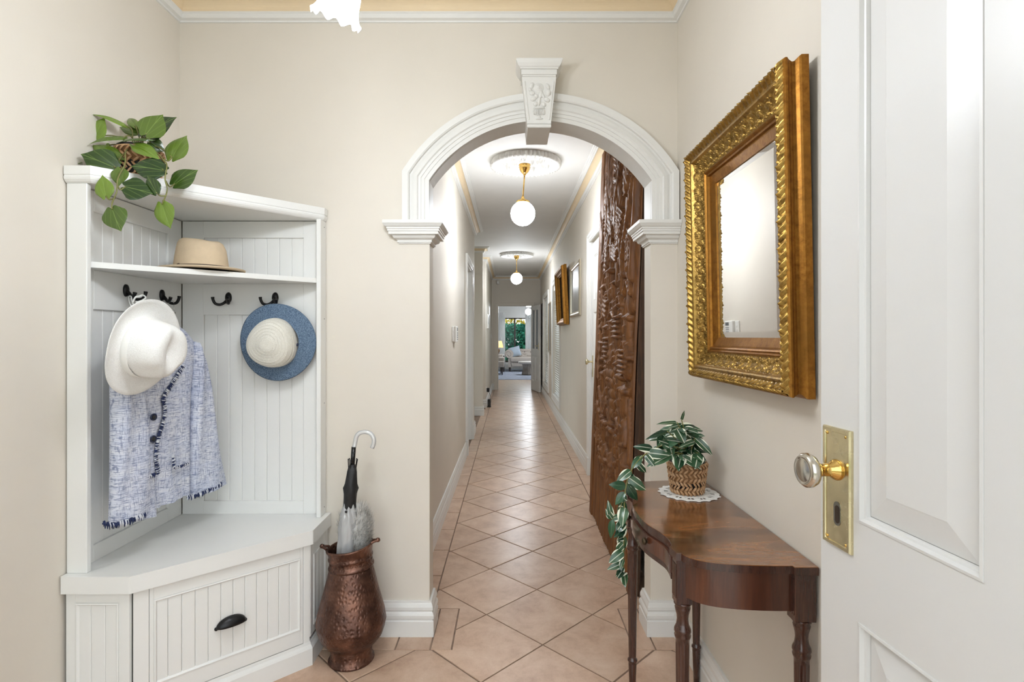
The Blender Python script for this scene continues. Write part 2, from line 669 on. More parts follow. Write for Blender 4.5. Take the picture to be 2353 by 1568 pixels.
structure(MB().box(XL - .12, XR + .14, PORCH, W1, CZ, CZ + .1).build('ceiling', CEIL))
structure(MB().box(-2.12, HR + .14, W1, END1, CZ, CZ + .1).build('ceiling', CEIL))
structure(MB().box(LX0 - .12, LX1 + .12, END1, LY1 + .12, CZ, CZ + .1).build('ceiling', CEIL))

# ground outside
structure(MB().box(-30, 30, -20, 45, -.3, -.2).build('ground', plain('garden_ground', (116, 116, 92), .9, var=.3, scale=2)),
          'garden ground outside the house')
structure(MB().box(-1.6, 1.2, -2.2, PORCH, -.2, -.02).build('porch_slab', plain('porch_concrete', (176, 170, 160), .8, var=.1)),
          'concrete porch slab outside the front door')

# ---------------------------------------------------------------- floor of tiles
floor = structure(MB().box(-2.0, HR, PORCH, END1, -.2, -.003).build('floor', GROUT), 'tiled hallway floor with terracotta diamonds')
floor2 = MB().box(LX0, LX1, END1, 15.1, -.2, -.001).build('floor', TILE)
structure(floor2, 'pale tiled strip of the living room floor')
carpet = structure(MB().box(LX0, LX1, 15.1, LY1, -.2, .008).build('floor', plain('grey_blue_carpet', (150, 156, 170), .95, var=.22, scale=9, bump=.5, bscale=120)),
                   'blue grey carpet of the living room')


def clip_poly(poly, axis, lim, keep_greater):
    out = []
    for i in range(len(poly)):
        p, q = poly[i], poly[(i + 1) % len(poly)]
        pin = (p[axis] >= lim) if keep_greater else (p[axis] <= lim)
        qin = (q[axis] >= lim) if keep_greater else (q[axis] <= lim)
        if pin: out.append(p)
        if pin != qin:
            t = (lim - p[axis]) / (q[axis] - p[axis])
            out.append((p[0] + t * (q[0] - p[0]), p[1] + t * (q[1] - p[1])))
    return out


def area(p):
    return abs(sum(p[i][0] * p[(i + 1) % len(p)][1] - p[(i + 1) % len(p)][0] * p[i][1] for i in range(len(p)))) / 2


def clip_rect(poly, x0, x1, y0, y1):
    for ax, lim, g in ((0, x0, True), (0, x1, False), (1, y0, True), (1, y1, False)):
        if len(poly) < 3: return []
        poly = clip_poly(poly, ax, lim, g)
    return poly if len(poly) >= 3 and area(poly) > 2e-4 else []


def tile_shape(mb, poly, chamfer):
    if not chamfer:
        return mb.prism(poly, -.010, 0)
    cx = sum(p[0] for p in poly) / len(poly); cy = sum(p[1] for p in poly) / len(poly)
    n = len(poly)
    inner = []
    for p in poly:
        d = math.hypot(p[0] - cx, p[1] - cy)
        k = max(.5, (d - .0035) / d)
        inner.append((cx + (p[0] - cx) * k, cy + (p[1] - cy) * k))
    vs = [(p[0], p[1], -.010) for p in poly] + [(p[0], p[1], -.0015) for p in poly] + [(p[0], p[1], 0) for p in inner]
    fs = []
    for r in (0, 1):
        fs += [(r * n + i, r * n + (i + 1) % n, (r + 1) * n + (i + 1) % n, (r + 1) * n + i) for i in range(n)]
    fs.append(tuple(range(2 * n, 3 * n)))
    return mb.add(vs, fs)


G = .0032
D = .4645
NX, NY = .131, 2.132
BL, BR = -.345, .606            # field edges in the hallway
THY0, THY1, THX0, THX1 = 2.097, 2.419, -.2255, .4845
RECTS = [(BL + G, BR - G, THY1, END1 - .002), (THX0 + G, THX1 - G, THY0, THY1), (XL + .002, XR - .002, .06, THY0)]
RECT_HALL = (BL + G, BR - G, THY1 + G, END1 - .002)
shared = None
TILES = []
for i in range(-6, 6):
    for j in range(-10, 50):
        if (i + j) % 2: continue
        cx, cy = NX + i * D / 2, NY + D / 2 + j * D / 2 - D / 2
        # diamonds are centred half a diagonal from the nodes
        cy += D / 2
        h = D / 2 - G * 1.414
        dia = [(cx - h, cy), (cx, cy - h), (cx + h, cy), (cx, cy + h)]
        pieces = [q for q in (clip_rect(dia, *r) for r in RECTS) if q]
        if not pieces: continue
        whole = abs(sum(area(q) for q in pieces) - 2 * h * h) < 1e-5
        if whole and len(pieces) == 1:
            if shared is None:
                m0 = MB(); tile_shape(m0, [(-h, 0), (0, -h), (h, 0), (0, h)], True)
                shared = m0.mesh('tile', TILE)
            place('tile', shared, floor, Matrix.Translation((cx, cy, 0)))
        else:
            m0 = MB()
            for q in pieces: tile_shape(m0, q, len(pieces) == 1)
            m0.build('tile', TILE, floor, loc=(cx, cy, 0))


def rect_tile(x0, x1, y0, y1):
    m0 = MB()
    tile_shape(m0, [(x0 + G, y0 + G), (x1 - G, y0 + G), (x1 - G, y1 - G), (x0 + G, y1 - G)], True)
    m0.build('border_tile', TILE, floor, loc=((x0 + x1) / 2, (y0 + y1) / 2, 0))


PIT = .3285
y = 2.75
rect_tile(HL, BL, THY1, y); rect_tile(BR, HR, THY1, y + .035)
while y < END0 - .05:
    y2 = min(y + PIT, END0)
    rect_tile(HL if y2 < 9.1 else HLF, BL, y, y2)
    if y + .035 < END0 - .05: rect_tile(BR, HR, y + .035, min(y + PIT + .035, END0))
    y += PIT
rect_tile(-.31, THX0, THY0, THY1); rect_tile(THX1, .57, THY0, THY1)
rect_tile(HL, -.31, W1, THY1); rect_tile(.57, HR, W1, THY1)
x = -.447
rect_tile(x, -.31, THY0, W0)
while x > XL + .05:
    rect_tile(max(x - PIT, XL), x, THY0, W0); x -= PIT
rect_tile(.57, XR, THY0, W0)

# ---------------------------------------------------------------- skirting, cornice
def arcpts(cx, cy, r, a0, a1, n):
    return [(cx + r * math.cos(R(a)), cy + r * math.sin(R(a))) for a in np.linspace(a0, a1, n)]


SKIRT = [(0, 0), (.019, 0), (.019, .062), (.0145, .066), (.0145, .070), (.019, .074), (.0195, .086), (.016, .095), (.0125, .099), (.0125, .103),
         (.0155, .107), (.0155, .118), (.0115, .130), (.0095, .134), (.009, .141), (0, .141)]
n_trim = [0]


def skirting(name, path):
    return structure(MB().sweep(path, SKIRT).build(name, WHITE))


skirting('baseboard_right', [(XR, .12), (XR, W0), (OR, W0), (OR, W1), (HR, W1), (HR, DOOR_R[0] - .07)])
skirting('baseboard_hall_right', [(HR, DOOR_R[1] + .07), (HR, END0), (.585, END0)])
skirting('baseboard_hall_far_left', [(-.345, END0), (HLF, END0), (HLF, 9.2), (-1.9, 9.2)])
skirting('baseboard_return', [(-.415, 8.42), (-.415, 8.3), (-1.9, 8.3)])
skirting('baseboard_alcove', [(-1.9, 6.9), (HL, 6.9), (HL, DOOR_L[1] + .09)])
skirting('baseboard_hall_left', [(HL, DOOR_L[0] - .09), (HL, W1), (OL, W1), (OL, W0), (-.722, W0)])
skirting('baseboard_left', [(XL, 1.6), (XL, .06)])

CB = 2.500
LOWER = [(-.002, CB), (.006, CB), (.008, CB + .006), (.022, CB + .009), (.026, CB + .024), (.030, CB + .026), (.030, CB + .031), (-.002, CB + .031)]
COVE = [(-.002, CB + .030), (.0285, CB + .0305)] + [(.075 - .0465 * math.cos(R(a)), CB + .030 + .034 * math.sin(R(a))) for a in np.linspace(15, 90, 8)] + [(.078, CZ), (-.002, CZ)]
UPPER = [(.072, CZ), (.072, CB + .060), (.078, CB + .060), (.080, CB + .066), (.092, CB + .069), (.094, CB + .075), (.104, CB + .077), (.106, CZ)]


def cornice(path, closed=True):
    n_trim[0] += 1
    t = structure(MB().sweep(path, LOWER, closed=closed).build('trim_%d' % n_trim[0], PLASTER), 'plaster cornice with cream cove under the ceiling')
    MB().sweep(path, COVE, closed=closed).build('cove', CREAM, t)
    MB().sweep(path, UPPER, closed=closed).build('upper_moulding', PLASTER, t)


cornice([(XL, Y0), (XR, Y0), (XR, W0), (XL, W0)])
cornice([(HR, W1), (HR, END0), (HLF, END0), (HLF, 9.2), (-2.0, 9.2), (-2.0, 8.42), (-.415, 8.42), (-.415, 8.3), (-2.0, 8.3), (-2.0, 6.9), (HL, 6.9), (HL, W1)])

# ---------------------------------------------------------------- arch trim: moulding, two capitals, keystone
trim = structure(empty('trim_arch', (ARC_CX, W0, ARC_SPR - .167)), 'white moulded arch with keystone and capitals')
SOFFIT.build('soffit', PLASTER, trim, fix=False)
CAPZ1, CAPZ0 = 1.685, 1.598
path = [(OL, CAPZ1)] + [(ARC_CX + ARC_R * math.sin(a), ARC_CZ + ARC_R * math.cos(a)) for a in np.linspace(-half, half, 65)] + [(OR, CAPZ1)]
# width outwards (left of a path that runs left -> right over the top), height out of the wall
AP = [(0, -.01), (0, .020), (.016, .021), (.017, .024), (.030, .024), (.031, .0275), (.041, .028), (.046, .033), (.060, .030), (.070, .026), (.076, .026),
      (.077, .036), (.082, .040), (.105, .040), (.105, -.01)]
MB().sweep(path, AP, O=(0, W0, 0), A=(1, 0, 0), B=(0, 0, 1), N=(0, -1, 0)).build('arch_moulding', PLASTER, trim)
CAP = [(-.012, CAPZ0), (.006, CAPZ0), (.006, CAPZ0 + .004), (.010, CAPZ0 + .005), (.010, CAPZ0 + .013), (.013, CAPZ0 + .016), (.022, CAPZ0 + .020), (.026, CAPZ0 + .026),
       (.027, CAPZ0 + .032), (.040, CAPZ0 + .033), (.040, CAPZ0 + .044), (.0435, CAPZ0 + .045), (.0435, CAPZ0 + .053), (.047, CAPZ0 + .054), (.047, CAPZ0 + .060),
       (.052, CAPZ0 + .063), (.058, CAPZ0 + .072), (.060, CAPZ0 + .074), (.060, CAPZ1), (-.012, CAPZ1)]
CAPR = [(-w, h) for w, h in CAP]      # outward lies right of these paths
MB().sweep([(-.447, W0 + .03), (-.447, W0), (OL, W0), (OL, W1), (-.447, W1), (-.447, W1 - .03)], CAPR).build('capital', PLASTER, trim)
MB().sweep([(XR - .001, W0), (OR, W0), (OR, W1), (HR - .001, W1)], CAP).build('capital', PLASTER, trim)
# keystone
ks = MB()
kz0, kz1 = 2.037, 2.236


def kw(z): return .0445 + (z - kz0) / (kz1 - kz0) * .0225


KY = W0 - .092
kc = ARC_CX - .009
vs = []
for z in (kz0, kz1):
    for yy in (KY, W1 - .004):
        for s in (-1, 1): vs.append((kc + s * kw(z), yy, z))
ks.add(vs, [(0, 1, 3, 2), (4, 6, 7, 5), (0, 4, 5, 1), (2, 3, 7, 6), (0, 2, 6, 4), (1, 5, 7, 3)])
keystone = ks.build('keystone', PLASTER, trim)
kp = MB()
for (w, dz, zz, zt) in ((.066, .004, 2.236, 2.243), (.070, .006, 2.243, 2.264)): kp.cbox(kc - w, kc + w, KY - dz, W0, zz, zt, .0015)
prof = [(-.02, 2.264), (.010, 2.264), (.011, 2.268), (.016, 2.272), (.022, 2.282), (.026, 2.293), (.026, 2.297), (-.02, 2.297)]
kp.sweep([(kc + .064, W0), (kc + .064, KY), (kc - .064, KY), (kc - .064, W0)], prof)
kp.box(kc - .066, kc + .066, KY + .0, W0, 2.262, 2.296)
kp.cbox(kc - .047, kc + .047, KY - .003, KY + .004, kz0 + .001, kz0 + .012, .001)
kp.cbox(kc - .0475, kc + .0475, KY - .0045, KY + .004, kz0 + .014, kz0 + .019, .001)
kp.build('keystone_cap', PLASTER, keystone)
# carved relief: urn with roses
kr = MB()
def bead(cx, cz, rx, rz, d, seg=14, tilt=0):
    m = Matrix.Translation((cx, KY, cz)) @ Matrix.Rotation(tilt, 4, 'Y')
    vs = [];
    rows = 4
    for j in range(rows + 1):
        f = j / rows * PI / 2
        for k in range(seg):
            a = 2 * PI * k / seg
            vs.append(m @ Vector((rx * math.cos(f) * math.cos(a), -d * math.sin(f), rz * math.cos(f) * math.sin(a))))
    kr.add(vs, [(j * seg + k, j * seg + (k + 1) % seg, (j + 1) * seg + (k + 1) % seg, (j + 1) * seg + k) for j in range(rows) for k in range(seg)], True)
random.seed(3)
uz = 2.083
for k in range(9):
    a = (k - 4) / 4.6
    bead(kc + .0225 * math.sin(a * 1.25), uz + .014, .0032, .014 - .004 * abs(a), .008)
bead(kc, uz + .029, .025, .0035, .009); bead(kc, uz + .033, .023, .003, .007)
bead(kc, uz - .004, .007, .006, .007); bead(kc, uz - .011, .016, .004, .006)
for rr, dd in ((.021, .006), (.0165, .009), (.011, .012), (.006, .014)): bead(kc - .002, 2.192, rr, rr * .95, dd, 20)
for (dx, dz, rx, rz, tl) in ((-.030, 2.20, .009, .015, .5), (.034, 2.197, .008, .014, -.4), (-.028, 2.172, .012, .010, .2), (.036, 2.172, .011, .014, .3),
                              (-.022, 2.150, .014, .010, -.5), (.030, 2.146, .014, .009, .4), (.006, 2.166, .010, .016, .3), (-.012, 2.160, .010, .009, .8),
                              (.018, 2.128, .009, .011, -.6), (-.014, 2.130, .010, .010, .7), (.0, 2.14, .007, .020, .1), (-.036, 2.186, .007, .009, -.6), (.016, 2.160, .006, .018, -.5)):
    bead(kc + dx, dz, rx, rz, .008, 12, tl)
for s in (-1, 1):
    kr.add([(kc + s * (kw(2.07) - .007), KY - .003, 2.068), (kc + s * (kw(2.07) - .0095), KY - .003, 2.068), (kc + s * (kw(2.22) - .0095), KY - .003, 2.218), (kc + s * (kw(2.22) - .007), KY - .003, 2.218),
            (kc + s * (kw(2.07) - .005), KY, 2.068), (kc + s * (kw(2.07) - .012), KY, 2.068), (kc + s * (kw(2.22) - .012), KY, 2.22), (kc + s * (kw(2.22) - .005), KY, 2.22)],
           [(0, 1, 2, 3), (0, 3, 7, 4), (1, 5, 6, 2)])
kr.build('rose_urn_relief', PLASTER, keystone)

# ---------------------------------------------------------------- door and window joinery
ARCHI = [(0, 0), (0, .012), (.010, .013), (.012, .016), (.040, .017), (.044, .021), (.050, .022), (.056, .019), (.060, .022), (.070, .022), (.070, 0)]


def architrave(name_parent, plane_x, y0, y1, z1, face, z0=0.0, closed=False, mat=WHITE, plinth=True, w=1.0):
    """moulded frame round an opening in a wall along Y; face = +1 looks to +X, -1 to -X"""
    prof = [(a * w, h) for a, h in ARCHI]
    mb = MB()
    if closed:
        pth = [(y0, z0), (y0, z1), (y1, z1), (y1, z0)]
    else:
        pth = [(y0, z0 + (.15 if plinth else 0)), (y0, z1), (y1, z1), (y1, z0 + (.15 if plinth else 0))]
    mb.sweep(pth, prof, O=(plane_x, 0, 0), A=(0, 1, 0), B=(0, 0, 1), N=(face, 0, 0), closed=closed)
    o = mb.build('architrave', mat, name_parent)
    if plinth and not closed:
        for yy, s in ((y0, -1), (y1, 1)):
            MB().cbox(min(plane_x, plane_x + face * .028), max(plane_x, plane_x + face * .028), min(yy, yy + s * .076), max(yy, yy + s * .076), 0, .155, .002).build('plinth_block', mat, name_parent)
    return o


def panel_door(root, M, W, H, T, cols, rows, mat, mould=.012, glass=None):
    """door in local axes: x = 0..W across, y = 0..T thickness (front face y = 0), z up. cols/rows: openings"""
    xs = [0] + [v for c in cols for v in c] + [W]
    zs = [0] + [v for r in rows for v in r] + [H]
    MB_ = lambda: MB()
    for i in range(0, len(xs), 2):
        a, b = xs[i], xs[i + 1]
        if i == 0 or i == len(xs) - 2:
            MB().box(a, b, 0, T, 0, H, M).build('stile', mat, root)
        else:
            for (r0, r1) in rows: MB().box(a, b, 0, T, r0, r1, M).build('mullion', mat, root)
    for j in range(0, len(zs), 2):
        MB().box(xs[1], xs[-2], 0, T, zs[j], zs[j + 1], M).build('rail', mat, root)
    for ri, (r0, r1) in enumerate(rows):
        for (c0, c1) in cols:
            if glass is not None and ri in glass:
                MB().box(c0, c1, T * .45, T * .55, r0, r1, M).build('pane', glass[ri], root)
                continue
            e = mould; bvl = min(.04, (c1 - c0) * .22)
            pm = MB()
            lv = [(0, .011), (e, .011), (e + bvl, .004), (e + bvl, .004)]
            rings = []
            for (ins, dep) in ((0, .012), (e, .012), (e + .001, .0105), (e + bvl, .0035), (e + bvl + .002, .003)):
                rings.append([(c0 + ins, dep, r0 + ins), (c1 - ins, dep, r0 + ins), (c1 - ins, dep, r1 - ins), (c0 + ins, dep, r1 - ins)])
            vs = [M @ Vector(p) for q in rings for p in q]
            fs = [(4 * i + k, 4 * i + (k + 1) % 4, 4 * (i + 1) + (k + 1) % 4, 4 * (i + 1) + k) for i in range(len(rings) - 1) for k in range(4)]
            fs.append(tuple(4 * (len(rings) - 1) + k for k in range(4)))
            pm.add(vs, fs)
            back = [M @ Vector(p) for p in ((c0, T - .01, r0), (c1, T - .01, r0), (c1, T - .01, r1), (c0, T - .01, r1))]
            pm.add(back, [(0, 1, 2, 3)])
            p = pm.build('panel', mat, root)
            mm = MB()
            pr = [(0, 0), (0, .0015), (.004, .002), (.007, -.004), (.010, -.005), (.012, -.011), (0, -.011)]
            pts = [(c0, r0), (c1, r0), (c1, r1), (c0, r1)]
            A = (M.to_3x3() @ Vector((1, 0, 0))); B = (M.to_3x3() @ Vector((0, 0, 1))); N = (M.to_3x3() @ Vector((0, -1, 0)))
            mm.sweep(pts, pr, O=M.translation, A=A, B=B, N=N, closed=True)
            mm.build('moulding', mat, p)


# the open front door at the right
TOWARD = Vector((.0597, -1, 0)).normalized()          # from the lock edge towards the hinges
LOCK = Vector((.547, .9476, .012))
DOORM = frame(LOCK, TOWARD, Vector((0, 0, 1)).cross(TOWARD) * 1.0, (0, 0, 1))
# local +y must point away from the room (+X)
if DOORM[0][1] < 0:
    DOORM = frame(LOCK, TOWARD, -(Vector((0, 0, 1)).cross(TOWARD)), (0, 0, 1))
FDOOR = plain('front_door_paint', (207, 206, 203), .32, var=.012, scale=4)
front = structure(empty('door_1', LOCK), 'white panelled front door standing open at right edge of picture')
panel_door(front, DOORM, .82, 2.04, .040, [(.0935, .305), (.408, .62)], [(.20, .755), (.914, 1.93)], FDOOR, .012)
# lockset: local helpers on the door face
def on_door(x, z, out=0.0): return DOORM @ Vector((x, -out, z - .012))
DN = DOORM.to_3x3() @ Vector((0, -1, 0))
pc = .047
Mp = frame(on_door(pc, .9675), TOWARD, (0, 0, 1), DN)
bp = MB()
rings = []
for (hx, hz, o_) in ((.0345, .0995, 0), (.0345, .0995, .004), (.0325, .0975, .0065), (.0275, .0925, .0065), (.0265, .0915, .0045)):
    rings.append([(-hx, -hz, o_), (hx, -hz, o_), (hx, hz, o_), (-hx, hz, o_)])
bp.add([Mp @ Vector(p) for q in rings for p in q], [(4 * i + k, 4 * i + (k + 1) % 4, 4 * i + 4 + (k + 1) % 4, 4 * i + 4 + k) for i in range(4) for k in range(4)] + [(16, 17, 18, 19)])
plate = bp.build('back_plate', OLDBRASS, front)
for sx in (-1, 1):
    for sz in (-1, 1):
        MB().lathe([(.0001, .0065), (.0022, .006), (.0026, .0045)], 10, Mp @ Matrix.Translation((sx * .0235, sz * .088, 0))).build('screw', BRASS, plate)
Mk = Mp @ Matrix.Translation((.0, .0295, .004))
MB().lathe([(.0165, 0), (.0175, .002), (.016, .005), (.0135, .007), (.0135, .009), (.0105, .011), (.0105, .030), (.012, .031), (.012, .033), (.009, .034)], 28, Mk).build('rose', BRASS, front)
MB().lathe([(.0085, .030), (.0100, .036), (.018, .0385), (.0255, .0425), (.0285, .049), (.0280, .055), (.0245, .059), (.0215, .0595), (.0205, .0585), (.0185, .0590), (.012, .0605), (.0001, .061)], 36, Mk).build('knob', NICKEL, front)
cy = MB()
oval = [(.0085 * math.cos(a), .0115 * (1 if math.sin(a) > 0 else -1) + .0085 * math.sin(a)) for a in np.linspace(0, 2 * PI, 28, endpoint=False)]
cy.prism(oval, .003, .0052, Mp @ Matrix.Translation((.002, -.043, 0)))
keyh = cy.build('cylinder_recess', brass('recess_steel', (150, 150, 145), .2, .2), plate)
cy = MB()
cy.prism([(.0058 * math.cos(a), .009 * (1 if math.sin(a) > 0 else -1) + .0058 * math.sin(a)) for a in np.linspace(0, 2 * PI, 24, endpoint=False)], .004, .0056, Mp @ Matrix.Translation((.003, -.044, 0)))
cy.build('lock_cylinder', plain('dark_lock', (78, 68, 60), .35, .7), plate)

# right-hand hallway door (behind the carved board)
d2 = structure(empty('door_2', (HR, 4.3, 0)), 'white panelled door in the right hallway wall')
architrave(d2, HR, DOOR_R[0], DOOR_R[1], 2.04, -1)
MB().box(HR + .001, HR + .139, DOOR_R[0], DOOR_R[0] + .02, 0, 2.04).build('jamb', WHITE, d2)
MB().box(HR + .001, HR + .139, DOOR_R[1] - .02, DOOR_R[1], 0, 2.04).build('jamb', WHITE, d2)
Md = frame((HR + .012, DOOR_R[1] - .022, .008), (0, -1, 0), (1, 0, 0), (0, 0, 1))
panel_door(d2, Md, .756, 2.01, .038, [(.10, .335), (.42, .655)], [(.18, .82), (.94, 1.42), (1.52, 1.90)], WHITE)
Mk2 = frame((HR + .012, DOOR_R[1] - .022 - .055, 1.0), (0, 1, 0), (0, 0, 1), (-1, 0, 0))
if Mk2.to_3x3().determinant() < 0: Mk2 = frame((HR + .012, DOOR_R[1] - .077, 1.0), (0, -1, 0), (0, 0, 1), (-1, 0, 0))
MB().cbox(-.02, .02, -.13, .055, 0, .006, .002, Mk2).build('back_plate', OLDBRASS, d2)
MB().lathe([(.011, .005), (.008, .01), (.008, .035), (.012, .04), (.022, .046), (.026, .055), (.022, .063), (.0001, .066)], 24, Mk2).build('knob', OLDBRASS, d2)

# left-hand hallway doorway
d3 = structure(empty('door_3', (HL, 6.0, 0)), 'doorway with white architrave in the left hallway wall')
architrave(d3, HL, DOOR_L[0], DOOR_L[1], 2.0, 1)
for yy in (DOOR_L[0], DOOR_L[1] - .02): MB().box(HL - .119, HL - .001, yy, yy + .02, 0, 2.0).build('jamb', WHITE, d3)
MB().box(HL - .119, HL - .001, DOOR_L[0], DOOR_L[1], 1.98, 2.0).build('jamb_head', WHITE, d3)
Md = frame((HL - .122, DOOR_L[1] - .058, .008), (-1, 0, 0), (0, 1, 0), (0, 0, 1))
panel_door(d3, Md, .756, 1.965, .038, [(.10, .335), (.42, .655)], [(.18, .82), (.94, 1.86)], WHITE)

# end doorway with the glazed door standing open
d4 = structure(empty('door_4', (.12, END0, 0)), 'white glazed door standing open at the end of the hallway')
mb = MB()
prof = [(a * 1.35, h) for a, h in ARCHI]
mb.sweep([(END_HOLE[0], .17), (END_HOLE[0], END_HOLE[3]), (END_HOLE[1], END_HOLE[3]), (END_HOLE[1], .17)], prof, O=(0, END0, 0), A=(1, 0, 0), B=(0, 0, 1), N=(0, -1, 0))
mb.build('architrave', WALL, d4)
for xx in (END_HOLE[0] - .1, END_HOLE[1]): MB().cbox(xx, xx + .1, END0 - .03, END0, 0, .175, .002).build('plinth_block', WALL, d4)
hinge = Vector((.488, END0 - .02, .01)); free = Vector((.634, 11.60, .01))
e = (free - hinge); dw = e.length; e.normalize()
nn = Vector((0, 0, 1)).cross(e)
if nn.x < 0: nn = -nn
DGL = clear('obscure_glass', (.30, .33, .38, 1), .12, .2)
panel_door(d4, frame(hinge, e, nn, (0, 0, 1)), dw, 1.89, .038, [(.09, dw / 2 - .035), (dw / 2 + .035, dw - .09)], [(.22, .78), (.93, 1.79)], WHITE, .012, {1: DGL})
Mh = frame(free - e * .05 + Vector((0, 0, 1.0)), e, (0, 0, 1), -nn)
MB().cbox(-.018, .018, -.09, .06, 0, .006, .001, Mh).build('back_plate', OLDBRASS, d4)
MB().tube([Mh @ Vector(p) for p in ((0, 0, 0), (0, 0, .045), (-.03, 0, .05), (-.10, 0, .05))], .008, 8).build('lever_handle', OLDBRASS, d4)

# windows with white timber venetian blinds
SLATMAT = plain('white_slat', (236, 236, 234), .45, var=.02)
FRAMEW = plain('window_frame_white', (226, 226, 224), .4, var=.02)


def window_with_blind(n, y0, y1, z0, z1, lab_w, lab_b):
    w = structure(empty('window_%d' % n, (HR, (y0 + y1) / 2, z0)), lab_w)
    architrave(w, HR, y0, y1, z1, -1, z0, True, WHITE, False)
    MB().cbox(HR - .012, HR + .13, y0, y1, z0, z0 + .018, .002).build('window_sill', WHITE, w)
    fx0, fx1 = HR + .10, HR + .13
    for (a, b, c, d) in ((y0, y0 + .04, z0, z1), (y1 - .04, y1, z0, z1), (y0, y1, z0, z0 + .05), (y0, y1, z1 - .04, z1), ((y0 + y1) / 2 - .02, (y0 + y1) / 2 + .02, z0, z1)):
        MB().box(fx0, fx1, a, b, c, d).build('window_frame', FRAMEW, w)
    MB().box(fx0 + .012, fx0 + .016, y0 + .04, y1 - .04, z0 + .05, z1 - .04).build('pane', GLASS, w)
    b = thing('venetian_blind', lab_b, 'blind', (HR + .045, (y0 + y1) / 2, z0 + .03), 'white blinds of the hallway windows')
    MB().cbox(HR + .018, HR + .072, y0 + .012, y1 - .012, z1 - .075, z1 - .002, .003).build('head_rail', SLATMAT, b)
    MB().cbox(HR + .025, HR + .065, y0 + .016, y1 - .016, z0 + .03, z0 + .045, .003).build('bottom_rail', SLATMAT, b)
    L = y1 - y0 - .03
    sm = MB()
    pts = []
    for k in range(5):
        q = (k - 2) / 2 * .021
        pts.append((q, .0022 * (1 - (k - 2) ** 2 / 4)))
    poly = pts + [(p[0], p[1] - .0028) for p in pts[::-1]]
    sm.prism([(p[0], p[1]) for p in poly], -L / 2, L / 2)
    me = sm.mesh('slat', SLATMAT)
    z = z0 + .075
    base = Matrix(((1, 0, 0, 0), (0, 0, 1, 0), (0, 1, 0, 0), (0, 0, 0, 1)))
    while z < z1 - .09:
        m = Matrix.Translation((HR + .045, (y0 + y1) / 2, z)) @ Matrix.Rotation(R(30), 4, 'Y') @ base
        place('slat', me, b, m)
        z += .036
    for yy in (y0 + .16, y1 - .16):
        MB().tube([(HR + .021, yy, z0 + .04), (HR + .021, yy, z1 - .07)], .0016, 5).build('ladder_cord', SLATMAT, b)
    MB().tube([(HR + .016, y0 + .08, z1 - .08), (HR + .016, y0 + .08, z1 - .75)], .0016, 5).build('pull_cord', SLATMAT, b)


window_with_blind(1, *WIN_A[:2], *WIN_A[2:], 'near tall hallway window behind gold frame', 'white venetian blind in the nearer hallway window')
window_with_blind(2, *WIN_B[:2], *WIN_B[2:], 'far tall hallway window beside the glazed door', 'white venetian blind in the farther hallway window')
# unseen windows added to the side rooms for more daylight in the hallway
for n_, rw in ((6, FILL_ROOMW1), (7, FILL_ROOMW2)):
    wr = structure(empty('window_%d' % n_, (-2.0, (rw[0] + rw[1]) / 2, rw[2])), 'unseen window added to a side room for hallway daylight')
    for (a, b, c, d) in ((rw[0], rw[0] + .04, rw[2], rw[3]), (rw[1] - .04, rw[1], rw[2], rw[3]), (rw[0], rw[1], rw[2], rw[2] + .05), (rw[0], rw[1], rw[3] - .05, rw[3])):
        MB().box(-2.09, -2.04, a, b, c, d).build('window_frame', FRAMEW, wr)
    MB().box(-2.07, -2.064, rw[0], rw[1], rw[2], rw[3]).build('pane', GLASS, wr)
# unseen sidelight added behind the camera to bring more daylight into the entry
w5 = structure(empty('window_5', ((FILL_SIDELIGHT[0] + FILL_SIDELIGHT[1]) / 2, PORCH, FILL_SIDELIGHT[2])), 'unseen tall sidelight added beside the front door for more daylight')
for (a, b, c, d) in ((FILL_SIDELIGHT[0], FILL_SIDELIGHT[0] + .04, FILL_SIDELIGHT[2], FILL_SIDELIGHT[3]), (FILL_SIDELIGHT[1] - .04, FILL_SIDELIGHT[1], FILL_SIDELIGHT[2], FILL_SIDELIGHT[3]), (FILL_SIDELIGHT[0], FILL_SIDELIGHT[1], FILL_SIDELIGHT[2], FILL_SIDELIGHT[2] + .05), (FILL_SIDELIGHT[0], FILL_SIDELIGHT[1], FILL_SIDELIGHT[3] - .05, FILL_SIDELIGHT[3])):
    MB().box(a, b, PORCH + .03, PORCH + .08, c, d).build('window_frame', FRAMEW, w5)
MB().box(FILL_SIDELIGHT[0], FILL_SIDELIGHT[1], PORCH + .05, PORCH + .056, FILL_SIDELIGHT[2], FILL_SIDELIGHT[3]).build('pane', GLASS, w5)
# living room windows
w3 = structure(empty('window_3', (.25, LY1, LWIN[2])), 'dark framed living room window onto the garden')
DARKF = plain('bronze_frame', (64, 58, 54), .45, .3)
for (a, b, c, d) in ((LWIN[0], LWIN[0] + .04, LWIN[2], LWIN[3]), (LWIN[1] - .04, LWIN[1], LWIN[2], LWIN[3]), (.165, .225, LWIN[2], LWIN[3]), (LWIN[0], LWIN[1], LWIN[2], LWIN[2] + .05), (LWIN[0], LWIN[1], LWIN[3] - .04, LWIN[3])):
    MB().box(a, b, LY1 + .04, LY1 + .08, c, d).build('window_frame', DARKF, w3)
MB().box(LWIN[0], LWIN[1], LY1 + .058, LY1 + .062, LWIN[2], LWIN[3]).build('pane', GLASS, w3)
w4 = structure(empty('window_4', (LX1, 16.2, .3)), 'unseen wide side window added for living room daylight')  # out of view, added to let more daylight into the living room
for yy in (13.4, 15.2, 17.1, 18.95): MB().box(LX1 + .04, LX1 + .08, yy, yy + .05, .3, 2.25).build('window_frame', DARKF, w4)
MB().box(LX1 + .058, LX1 + .062, 13.4, 19.0, .3, 2.25).build('pane', GLASS, w4)
